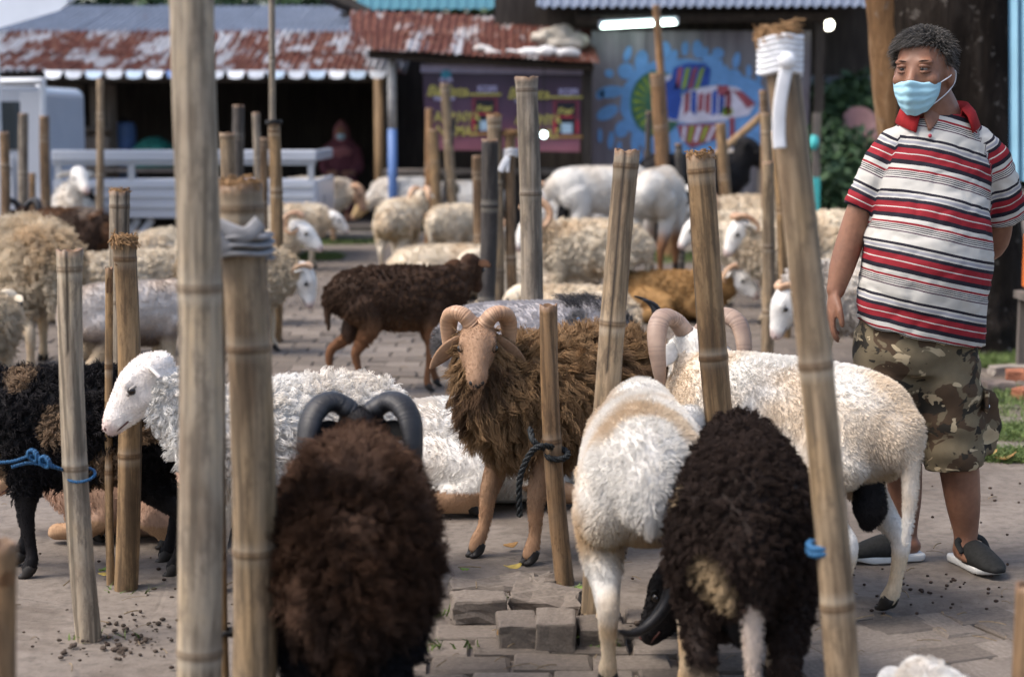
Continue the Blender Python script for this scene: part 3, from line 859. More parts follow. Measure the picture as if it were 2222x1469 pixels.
def leaves(name, centers, radii, n, size, mat, parent, seed, kind='stuff'):
    rng = np.random.default_rng(seed)
    ci = rng.integers(0, len(centers), n)
    d = rng.normal(0, 1, (n, 3)); d /= np.linalg.norm(d, axis=1)[:, None]
    P = np.asarray(centers)[ci] + d * np.asarray(radii)[ci] * (rng.random(n) ** .45)[:, None]
    a = rng.normal(0, 1, (n, 3)); a[:, 2] -= .4; a /= np.linalg.norm(a, axis=1)[:, None]
    b = np.cross(a, rng.normal(0, 1, (n, 3))); b /= np.linalg.norm(b, axis=1)[:, None]
    s = size * (.6 + .8 * rng.random(n))[:, None]
    c = np.cross(a, b)
    V = np.stack([P, P + a * s * .5 + b * s * .28 + c * s * .05, P + a * s, P + a * s * .5 - b * s * .28 + c * s * .05], 1).reshape(-1, 3)
    me = bpy.data.meshes.new(name)
    i = np.arange(n) * 4
    me.from_pydata(V.tolist(), [], np.stack([i, i + 1, i + 2, i + 3], 1).tolist())
    set_float(me, np.repeat(rng.random(n), 4), 'rnd')
    o = link(name, me, mat, parent); o['kind'] = kind
    return o
leaves('crown', [(1.4, .8, 5.9), (.4, .9, 6.5), (-.8, 1.2, 6.3), (.6, 2.0, 6.0), (2.2, 1.6, 5.6)], [(1.0, 1.0, .7)] * 5, 5200, .15, LEAF, tree, 4)
tag(tree, 'thick dark tree trunk with a pale brown limb behind the man', 'tree')

bt = quad_grid(AY(2188, -30, 9.3), AY(2330, -30, 9.0), AY(2330, 400, 9.0), AY(2190, 392, 9.3), 30, 8, lambda u, v: .03 * math.sin(u * 40), .004)
o = link('tarpaulin', mesh('tarpaulin', *bt), BLUE_T, smooth=True)
tag(o, 'pleated light blue tarpaulin hanging right of the tree', 'tarpaulin')
q = AY(2250, 440, 9.3)
pole = MB().tube([(q.x + .3, 9.35, 0), (q.x + .3, 9.35, AY(2250, -60, 9.3).z)], .03, 8).build('tarpaulin_pole', OLDWOOD, o)
bx = MB().box((q.x + .17, 9.5, .62), (.28, .3, .34), bev=.03).build('basket', plain('orange_plastic', (.55, .14, .03), .5, .4, .15)); tag(bx, 'orange plastic crate on a stool below the blue tarpaulin', 'crate')
MB().box((q.x + .17, 9.5, .43), (.34, .34, .04)).box((q.x + .04, 9.37, .2), (.04, .04, .42)).box((q.x + .30, 9.37, .2), (.04, .04, .42)).box((q.x + .04, 9.63, .2), (.04, .04, .42)).box((q.x + .30, 9.63, .2), (.04, .04, .42)).build('stool', OLDWOOD)
tag(bpy.data.objects['stool'], 'low wooden stool carrying the orange crate', 'stool')

# dark stall under trees between the painted wall and the tree
ds = empty('tarp_stall', (AY(1830, 0, 22).x, 23, 0))
def tq(name, A, B, C, D, mat, root, sag=.1):
    V, F = quad_grid(Vector(A), Vector(B), Vector(C), Vector(D), 12, 8, lambda u, v: 0, .01)
    V = [(x, y, z - sag * math.sin(math.pi * ((i % 117) % 13) / 12)) for i, (x, y, z) in enumerate(V)]
    return under(root, link(name, mesh(name, V, F), mat, smooth=True))
tq('tarp_roof', AY(1755, 120, 24), AY(1990, 95, 24), AY(1990, 180, 21.5), AY(1755, 190, 21.5), TARP, ds)
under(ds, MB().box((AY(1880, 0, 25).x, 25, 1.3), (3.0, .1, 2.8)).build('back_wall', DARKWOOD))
for px in (1765, 1960): q = AY(px, 190, 21.6); beam('stall_pole', (q.x, 21.6, 0), (q.x, 21.6, q.z), .06, OLDWOOD, ds)
tag(ds, 'dark tarpaulin stall in the shade behind the taped post', 'stall')
V, F = ell_vf(tuple(AY(1798, 55, 20.5)), (.062, .062, .062)); bl = link('bulb', mesh('bulb', V, F), emit('bulb_glow', (1.0, .95, .78), 6), smooth=True)
q = AY(1798, 55, 20.5); V, F = tube_vf([(q.x, q.y, q.z + .05), (q.x, q.y, q.z + .14)], .018, 8); link('socket', mesh('socket', V, F), BLACK, bl)
tag(bl, 'bare glowing bulb under the roof between wall and tree', 'bulb')
bush_spots = [(1800, 90, 23.2, .55), (1860, 60, 23.6, .6), (1790, 215, 20.8, .28), (1850, 195, 21, .3), (1800, 300, 20.2, .30), (1845, 330, 19.8, .34), (1870, 250, 20.6, .25), (1820, 400, 19.4, .35)]
for i, (px, py, Y, r) in enumerate(bush_spots):
    q = AY(px, py, Y)
    bs = empty('bush', (q.x, Y, 0))
    leaves('foliage', [(0, 0, q.z), (.2 * r, 0, q.z - r * .6), (-.3 * r, .1, q.z - r * .9)], [(r, r, r * .8)] * 3, 900, .12, LEAFD, bs, 20 + i)
    V, F = tube_vf([(0, 0, 0), (.03, .02, q.z)], [.03, .015], 8); link('stem', mesh('stem', V, F), BARK, bs)
    tag(bs, ['leafy bough hanging beside the glowing bulb', 'leafy bough against the pale tree limb at the top', 'dark leafy plant below the tarp stall edge', 'dark leafy plant under the tarp next to the pale limb', 'leafy shrub left of the pink chair', 'leafy shrub beneath the pink chair', 'leafy sprig right of the pink chair', 'low shrub at the foot of the turquoise post'][i], 'plant', 'greenery around the tarp stall')
ch = empty('chair', (AY(1862, 0, 20.3).x, 20.3, 0))
PCH = plain('dusty_pink_plastic', (.20, .105, .105), .5, .4, .1)
a, b = AY(1828, 232, 20.3), AY(1895, 330, 20.3)
V, F = quad_grid(Vector((a.x, 20.3, a.z)), Vector((b.x, 20.3, a.z)), Vector((b.x + .02, 20.2, b.z)), Vector((a.x - .02, 20.2, b.z)), 12, 6, lambda u, v: .08 * (2 * u - 1) ** 2 * -1, .02)
V = [(x, y, z - (.10 * (abs(((i % 91) % 13) / 6 - 1)) ** 2.5 if (i % 91) // 13 < 3 else 0)) for i, (x, y, z) in enumerate(V)]
under(ch, link('backrest', mesh('backrest', V, F), PCH, smooth=True))
under(ch, MB().box(((a.x + b.x) / 2, 20.05, b.z - .02), (b.x - a.x, .42, .03), bev=.01).build('seat', PCH))
for sx in (a.x + .03, b.x - .03):
    for sy in (19.88, 20.24): under(ch, MB().box((sx, sy, (b.z - .04) / 2), (.035, .035, b.z - .04)).build('leg', PCH))
tag(ch, 'dusty pink plastic chair in the shade behind the taped post', 'chair')
tp = empty('painted_post', (AY(1768, 0, 19).x, 19.2, 0))
TQ = plain('turquoise_paint', (.06, .42, .42), .5, .4, .15)
q0, q1, q2 = AY(1768, 470, 19.2), AY(1768, 385, 19.2), AY(1762, 245, 19.2)
under(tp, MB().box((q0.x, 19.2, q1.z / 2), (.085, .08, q1.z)).build('painted_foot', TQ))
under(tp, MB().box((q0.x, 19.2, (q1.z + q2.z) / 2), (.08, .075, q2.z - q1.z)).build('bare_shaft', OLDWOOD))
tag(tp, 'wooden post with turquoise foot beside the painted wall', 'post')
def lump(name, label, c, r, mat, seed, cat, flat=None, cuts=26):
    V, F = ell_vf((0, 0, 0), r, nu=cuts, nv=cuts // 2)
    V = np.array(V)
    V = V * (1 + .8 * (fnoise(V, 3.2 / max(r), seed)[:, None] - .5))
    return tag(link(name, mesh(name, V, F), mat, loc=c, smooth=True), label, cat)
q = AY(1766, 310, 19.1); lump('rag', 'turquoise rag knotted on the post beside the painted wall', (q.x, 19.1, q.z), (.055, .045, .08), TQ, 5, 'rag', cuts=16)
# step before the shops
stp = MB().box((-.9, 20.0, .045), (7.6, .35, .10), bev=.01).build('shop_step', plain('step_concrete', (.20, .18, .165), .9, .2, .2, 5)); tag(stp, 'low concrete step along the shop fronts', None, None, 'structure')
# wood and houses far behind, as one dark mass
leaves('far_trees', [(x, 34 + (x % 3), 2.2 + (x % 2) * 1.2) for x in range(-14, 16)], [(1.6, 1.2, 2.4)] * 30, 26000, .34, LEAFD, None, 77)
tag(bpy.data.objects['far_trees'], 'dark mass of trees far behind the roofs', None, None, 'stuff')
# ------------------------------------------------------------------ sheep and goats
def hide_mat():
    k = NT('animal_hide', .75, .2)
    k.base(k.mix(.35, k.attr('col'), k.ramp(k.noise(140, k.mapped((1, 1, .35)), 3), [(.3, .55), (.7, 1.25)]), 'MULTIPLY'))
    k.bump(k.noise(170, k.mapped((1, 1, .3)), 3), .25, .004)
    return k.m
def wool_mat():
    k = NT('animal_fleece', .85, .12)
    k.base(k.attr('col'))
    return k.m
HIDE, WOOL = hide_mat(), wool_mat()
def horn_mat(name, a, b):
    k = NT(name, .5, .35)
    k.base(k.mix(k.attr('ridge', 'Fac'), k.ramp(k.noise(9, detail=5), [(.3, a), (.7, b)]), tuple(x * .45 for x in a)))
    k.bump(k.noise(90), .25, .003)
    return k.m
HORN = {'tan': horn_mat('tan_horn', (.34, .19, .11), (.56, .38, .25)), 'grey': horn_mat('greybrown_horn', (.22, .15, .12), (.4, .29, .22)),
        'black': horn_mat('black_horn', (.010, .010, .011), (.028, .028, .032))}
EYE = plain('eye_dark', (.012, .008, .006), .12, .6, .1)
HOOF = plain('hoof_black', (.02, .017, .015), .55, .3, .4, 40)
PINK = plain('nose_skin_pink', (.42, .2, .18), .5, .4, .15, 60)
DARKSKIN = plain('mouth_line_dark', (.09, .035, .03), .6, .3, .2, 60)
INNER_EAR = plain('ear_skin', (.45, .25, .19), .7, .2, .2, 40)

C_ = dict(white=(.76, .735, .69), cream=(.64, .56, .44), dirty=(.50, .42, .31), brown=(.055, .027, .015), dark=(.022, .014, .011),
          black=(.010, .009, .010), tan=(.36, .205, .11), gold=(.33, .19, .075), grey=(.42, .40, .39), red=(.22, .09, .04), fawn=(.40, .26, .16))
C_ = {k: np.array(v) for k, v in C_.items()}
REG = ('torso', 'neck', 'head', 'fleg', 'hleg', 'tail', 'scrotum')

class Beast:
    """one animal: its skin as overlapping lofts, then one skin, fleece, horns, ears, eyes, hooves"""
    def __init__(s, pose='stand', poll=None, hyaw=0, hpitch=-38, hroll=0, rng=None, fat=1.0, legs=None, scrotum=False, tail=.26, neckw=1.0, tailbend=0.0, longleg=1.0, deep=1.0, hs=1.0):
        s.hs = hs; s.mb = MB(); s.S = []; s.hooves = []; s.rng = rng
        dz = 0.0 if pose != 'lie' else -.335
        lz = (longleg - 1) * .42
        T = [(-.40, .545, .085, .10), (-.335, .555, .135, .15), (-.22, .55, .162, .178), (-.06, .535, .178, .196), (.10, .53, .172, .20), (.22, .545, .148, .185), (.31, .565, .115, .15), (.37, .58, .08, .11)]
        s.loft([(x, 0, z + dz + lz - (deep - 1) * .18) for x, z, a, b in T], [(a * fat, b * (.5 + .5 * fat) * deep) for x, z, a, b in T], 'torso', up=(0, 0, 1), seg=18)
        # shoulder and haunch masses
        for sy in (-1, 1):
            s.loft([(.20, .085 * sy, .60 + dz + lz), (.20, .11 * sy, .48 + dz + lz)], [(.10, .06), (.085, .055)], 'torso', up=(0, 1, 0))
            s.loft([(-.25, .075 * sy, .60 + dz + lz), (-.25, .10 * sy, .46 + dz + lz)], [(.13, .075), (.12, .07)], 'torso', up=(0, 1, 0))
        if poll is None: poll = (.50, 0, .80) if pose == 'stand' else ((.52, .0, .30) if pose == 'graze' else (.50, 0, .56))
        s.poll = np.array(poll, float)
        if pose != 'lie': s.poll[2] += lz
        a, b = R(hyaw), R(hpitch)
        s.hx = np.array([math.cos(b) * math.cos(a), math.cos(b) * math.sin(a), math.sin(b)])
        y0 = np.array([-math.sin(a), math.cos(a), 0]); z0 = np.cross(s.hx, y0)
        c, d = math.cos(R(hroll)), math.sin(R(hroll))
        s.hy = y0 * c + z0 * d; s.hz = np.cross(s.hx, s.hy)
        nb = np.array([.27, 0, .60 + dz + lz]); nend = s.H(.02, 0, -.015)
        mid = (nb + nend) / 2 + np.array([.025, 0, -.03])
        s.loft([nb - np.array([.06, 0, .03]), nb, mid, nend], [(.105, .15), (.10 * neckw, .135), (.078 * neckw, .10), (.058, .07)], 'neck', up=(0, 0, 1) if abs(nend[2] - nb[2]) < .25 else (-.5, 0, 1))
        # head: poll to nose
        Hd = [(-.035, .000, .045, .042), (.0, .004, .066, .064), (.045, .000, .070, .076), (.085, -.008, .069, .080), (.13, -.014, .053, .070), (.175, -.020, .043, .056), (.215, -.028, .042, .046), (.242, -.034, .035, .036)]
        s.loft([s.H(x, 0, z) for x, z, w, h in Hd], [(w, h) for x, z, w, h in Hd], 'head', up=s.hz, seg=18)
        s.loft([s.H(.06, 0, -.055), s.H(.13, 0, -.062), s.H(.20, 0, -.058), s.H(.228, 0, -.052)], [(.045, .03), (.034, .024), (.025, .017), (.02, .012)], 'head', up=s.hz)
        for sy in (-1, 1):          # brow over the eye, cheek
            s.loft([s.H(.045, .050 * sy, .036), s.H(.092, .060 * sy, .03)], [(.018, .016), (.014, .013)], 'head', up=s.hz)
            s.loft([s.H(.07, .045 * sy, -.035), s.H(.12, .038 * sy, -.042)], [(.025, .035), (.018, .026)], 'head', up=s.hz)
        # legs
        lg = legs or [rng.uniform(-.05, .05) for _ in range(4)]
        if pose != 'lie':
            q = longleg
            for i, sy in enumerate((1, -1)):
                d = lg[i]
                p = [(.20, .105 * sy, .50 + lz), (.185, .108 * sy, .37 * q), (.205 + d * .5, .10 * sy, .225 * q), (.20 + d * .8, .098 * sy, .11 * q), (.205 + d, .098 * sy, .065), (.222 + d, .098 * sy, .030)]
                s.loft(p, [.075, .052, .032, .021, .025, .026], 'fleg'); s.hooves.append((p[-1], 0))
                d = lg[2 + i]
                p = [(-.245, .10 * sy, .52 + lz), (-.20, .115 * sy, .39 * q), (-.295 + d * .5, .105 * sy, .275 * q), (-.345 + d * .8, .10 * sy, .225 * q), (-.33 + d, .098 * sy, .11 * q), (-.318 + d, .098 * sy, .062), (-.298 + d, .098 * sy, .030)]
                s.loft(p, [(.110, .085), (.072, .064), .039, .030, .0205, .025, .0255], 'hleg'); s.hooves.append((p[-1], 0))
        else:
            for i, sy in enumerate((1, -1)):
                p = [(.20, .10 * sy, .22), (.12, .14 * sy, .13), (.27, .14 * sy, .055), (.36, .13 * sy, .045), (.26, .115 * sy, .032), (.19, .11 * sy, .03)]
                if lg[i] > .02 : p = [(.20, .10 * sy, .22), (.16, .14 * sy, .13), (.30, .14 * sy, .06), (.42, .14 * sy, .045), (.52, .14 * sy, .035), (.57, .14 * sy, .03)]
                s.loft(p, [.08, .058, .036, .034, .026, .026], 'fleg'); s.hooves.append((p[-1], 0 if lg[i] > .02 else math.pi))
                p = [(-.25, .11 * sy, .20), (-.06, .20 * sy, .14), (-.16, .22 * sy, .08), (-.30, .21 * sy, .05), (-.16, .22 * sy, .034), (-.09, .225 * sy, .03)]
                s.loft(p, [(.12, .10), .085, .058, .038, .027, .026], 'hleg'); s.hooves.append((p[-1], 0))
        tz = .60 + dz + lz
        if tail > 0:
            s.loft([(-.37, 0, tz), (-.435, .2 * tailbend, tz - .03), (-.455, tailbend * .7, tz - tail * .55), (-.445, tailbend, tz - tail)], [.042, .034, .024, .013], 'tail')
        if scrotum:
            s.loft([(-.30, 0, .47 + lz), (-.315, 0, .40 + lz), (-.32, 0, .32 + lz), (-.315, 0, .275 + lz)], [.034, .042, .050, .028], 'scrotum')
    def H(s, x, y, z): return s.poll + (s.hx * x + s.hy * y + s.hz * z) * s.hs
    def loft(s, P, r, reg, up=None, seg=14):
        P = np.asarray(P, float); r = np.array([(q, q) if np.isscalar(q) else q for q in r], float)
        if reg == 'head': r = r * s.hs
        D = crom(np.hstack([P, r]), 4)
        D[:, 3:] = np.maximum(D[:, 3:], .006)
        V, F = tube_vf(D[:, :3], D[:, 3:], seg, True, up, dome=.75)
        s.mb.add(V, F)
        for d in D: s.S.append((*d[:3], d[3:].mean(), REG.index(reg)))
    def skin(s, voxel, smooth=3):
        s.me = remesh(s.mb, voxel, smooth)
        s.V = verts(s.me); S = np.array(s.S)
        s.reg = np.empty(len(s.V), int)
        for i in range(0, len(s.V), 4000):
            v = s.V[i:i + 4000]
            d = np.linalg.norm(v[:, None] - S[None, :, :3], axis=2) - S[None, :, 3]
            s.reg[i:i + 4000] = S[d.argmin(1), 4].astype(int)
        return s.me

def horn_path(kind, side, size):
    """in head axes; returns points and radii"""
    t = np.linspace(0, 1, 60)
    if kind == 'curl':        # a full curl round the ear
        ph = R(75) + t * R(300)
        Rr = .085 * (1 - .32 * t)
        x = -.035 + Rr * np.cos(ph) - .0 * t; z = .005 + Rr * np.sin(ph); y = .036 + .085 * t
        rad = .026 * (1 - t) ** .7 + .004
    elif kind == 'half':      # out and down beside the face
        ph = R(80) + t * R(215)
        Rr = .082 * (1 - .12 * t)
        y = .032 + .075 * np.sin(np.clip(t * 1.25, 0, 1) * math.pi / 2) ** .8
        x = -.02 + .55 * Rr * np.cos(ph); z = -.005 + Rr * np.sin(ph) * .95 - .02 * t
        rad = .034 * (1 - t) ** .6 + .005
    elif kind == 'wide':      # heavy rams' arcs, seen from behind
        ph = R(80) + t * R(250)
        Rr = .115 * (1 - .18 * t)
        x = -.05 + Rr * np.cos(ph); z = -.015 + Rr * np.sin(ph); y = .04 + .115 * t ** .8
        rad = .034 * (1 - t) ** .6 + .004
    elif kind == 'hug':      # dark rams' horns lying along the sides of the head
        K = [(-.01, .030, .048), (-.03, .072, .066), (-.05, .108, .048), (-.06, .134, .0), (-.055, .144, -.065), (-.03, .144, -.13), (.0, .136, -.18)]
        Q = crom(K, 10); ii = np.linspace(0, len(Q) - 1, 60)
        x, y, z = (np.interp(ii, np.arange(len(Q)), Q[:, c]) for c in range(3))
        rad = .036 * (1 - t) ** .5 + .010
    elif kind in ('bars', 'face'):      # out over the ears and down, like handlebars
        K = [(-.01, .028, .048), (-.035, .062, .082), (-.065, .105, .084), (-.085, .138, .042), (-.078, .148, -.03), (-.05, .142, -.095), (-.01, .132, -.145)] if kind == 'bars' else \
            [(.0, .022, .040), (-.018, .052, .070), (-.034, .086, .064), (-.042, .106, .024), (-.032, .110, -.030), (-.010, .112, -.075), (.012, .124, -.108)]
        Q = crom(K, 10); ii = np.linspace(0, len(Q) - 1, 60)
        x, y, z = (np.interp(ii, np.arange(len(Q)), Q[:, c]) for c in range(3))
        rad = (.036 if kind == 'bars' else .037) * (1 - t) ** .55 + (.010 if kind == 'bars' else .005)
    elif kind == 'low':       # short sideways horn with the point swinging out
        x = -.02 - .07 * np.sin(t * 2.4); y = .04 + .15 * t; z = .03 - .17 * t + .05 * t * t
        rad = .028 * (1 - t) ** .6 + .003
    else:                     # goat: swept back
        x = -.02 - .19 * t ** 1.2; z = .05 + .10 * np.sin(t * 2.4); y = .03 + .05 * t
        rad = .019 * (1 - t) ** .7 + .004
    P = np.stack([x, y * side, z], 1) * size
    return P, rad * size
def make_horn(b, kind, side, size, mat, parent, mx):
    if isinstance(kind, np.ndarray):
        W = crom(kind, 10); r = .034 * (1 - np.linspace(0, 1, len(W))) ** .7 + .004
    else:
        P, r = horn_path(kind, side, size)
        W = np.array([b.H(*p) for p in P])
    t = np.linspace(0, 1, len(W))
    Q = crom(np.hstack([W, r[:, None], t[:, None]]), 3)
    wv = np.sin(Q[:, 4] * 150 + 9 * np.sin(Q[:, 4] * 11 + size * 3) + 4 * np.sin(Q[:, 4] * 37))
    rr = Q[:, 3] * (1 + .020 * wv * (1 - Q[:, 4]))
    V, F = tube_vf(Q[:, :3], np.stack([rr, rr * .66], 1), 10, True, dome=.6)
    me = mesh('horn', V, F)
    ring = np.repeat(np.concatenate([[0, 0], (wv < -.55) * (1 - Q[:, 4]) * .6, [0, 0]]), 10)
    set_float(me, ring, 'ridge')
    o = link('horn', me, mat, parent, smooth=True)
    return o
def make_ear(b, side, length, droop, mat, parent, back=.35):
    base = b.H(.0 if back > 0 else .015, .060 * side, .006 if back > 0 else -.008)
    d = b.hy * side * .85 - b.hx * back + b.hz * (-droop)
    d /= np.linalg.norm(d)
    t = np.linspace(0, 1, 9)[:, None]
    P = base + d * length * t + np.array([0, 0, -1]) * .02 * t ** 2
    w = .026 * np.sin(np.clip(t[:, 0] * .93 + .09, 0, 1) * math.pi) ** .7 + .004
    V, F = tube_vf(P, np.stack([w, np.full(9, .006)], 1), 10, True, up=b.hx, dome=.3)
    return link('ear', mesh('ear', V, F), mat, parent, smooth=True)

def fleece(b, obj, n, typ, L, coat, rng, hair_r=.0013, head_hair=True, detail=5):
    me, reg = b.me, b.reg
    V = b.V
    top = V[:, 2]
    # length of hair everywhere
    ln = np.select([reg == 0, reg == 1, reg == 2, reg == 3, reg == 4, reg == 5, reg == 6], [L, L * .85, .0075, L * .6, L * .7, L * .42, .006])
    lowleg = ((reg == 3) | (reg == 4)) & (top < b.legline)
    ln = np.where(lowleg, .0055, ln)
    if typ == 'short': ln = np.minimum(ln, L)
    if b.barefront: ln = np.where((reg == 3), .007, ln)
    dens = np.where(ln < .01, .8 if head_hair else 0.0, 1.0)
    if not head_hair: dens = np.where(reg == 2, 0.0, dens)
    dens = np.where(top < .05, 0, dens)
    P, N, vi = sample(me, n, rng, dens)
    rg = reg[vi]; l = ln[vi]
    # smooth the step between wool and bare legs a little
    l = l * (.75 + .5 * rng.random(n)) * ((.9 + .2 * fnoise(P, 4, 3, 2)) if typ == 'short' else (.8 + .4 * fnoise(P, 9, 3, 2)))
    down = np.array([0, 0, -1.0])
    backd = np.array([-1.0, 0, 0])
    shorth = l < .014
    if typ == 'short': g, bk = .25, .75
    elif typ == 'shaggy': g, bk = .75, .15
    else: g, bk = .30, .18
    comb = backd * bk + down * g
    hd = np.where((rg == 2)[:, None], -b.hx * .9, comb)
    hd = np.where(((rg == 3) | (rg == 4))[:, None] & shorth[:, None], down * 1.4, hd)
    jit = rng.normal(0, .22 if typ != 'short' else .12, (n, 3))
    if typ == 'shaggy': hd = hd * (1.0 - .75 * np.clip(N[:, 2:3] - .45, 0, 1) / .55)
    D = N * np.where(shorth, .55, 1.0)[:, None] + hd + jit
    # keep strands from diving into the skin
    dn = (D * N).sum(1)
    D += N * np.clip(.25 - dn, 0, None)[:, None]
    D /= np.linalg.norm(D, axis=1)[:, None]
    k = detail
    t = np.linspace(0, 1, k)[None, :, None]
    PTS = P[:, None] + D[:, None] * l[:, None, None] * t
    PTS += down * (l[:, None, None] * t ** 2 * (.35 if typ == 'shaggy' else .12))
    if typ != 'short':
        K = max(60, int(n * (.085 if typ == 'wool' else .034)))
        ci = rng.choice(n, K, replace=False)
        from mathutils import kdtree
        kd = kdtree.KDTree(K)
        for j, c in enumerate(ci): kd.insert(P[c], j)
        kd.balance()
        near = np.array([kd.find(p)[1] for p in P])
        c = ci[near]
        cl = np.where(shorth, 0, .52 if typ == 'wool' else .60)
        bend = rng.normal(0, .75 if typ == 'wool' else .5, (K, 3))[near]
        CP = P[c][:, None] + D[c][:, None] * l[:, None, None] * t + bend[:, None] * l[:, None, None] * t ** 2 * (.5 if typ == 'wool' else .4)
        w = (cl[:, None, None] * t ** (.38 if typ == 'shaggy' else .9))
        PTS = PTS * (1 - w) + CP * w
        ph = rng.random(K)[near] * 6.28 + rng.normal(0, .25, n)
        s1 = np.cross(D, down); s1 /= np.linalg.norm(s1, axis=1)[:, None] + 1e-6
        s2 = np.cross(D, s1)
        turns = 2.2 if typ == 'wool' else 1.8
        A = (l * np.where(shorth, 0, .17 if typ == 'wool' else .12))[:, None, None] * t
        ang = ph[:, None, None] + t * turns * 6.28
        PTS = PTS + s1[:, None] * A * np.cos(ang) + s2[:, None] * A * np.sin(ang)
        clv = rng.random(K)[near]
    else: clv = rng.random(n)
    PTS[:, :, 2] = np.maximum(PTS[:, :, 2], .004)
    CL = coat(P, rg, N)
    CL = CL * ((.90 + .08 * clv + .12 * rng.random(n)) if typ == 'short' else (.74 + .34 * clv + .2 * rng.random(n)))[:, None]
    taper = np.array([1.0, 1.0, .92, .75, .35, .2, .1])[np.linspace(0, 4, k).round().astype(int)]
    rad = np.where(shorth, hair_r * .6, hair_r)[:, None] * taper[None]
    h = hair_obj('fleece', PTS, rad, np.clip(CL, 0, .95), WOOL, obj)
    h['kind'] = 'stuff'
    return h

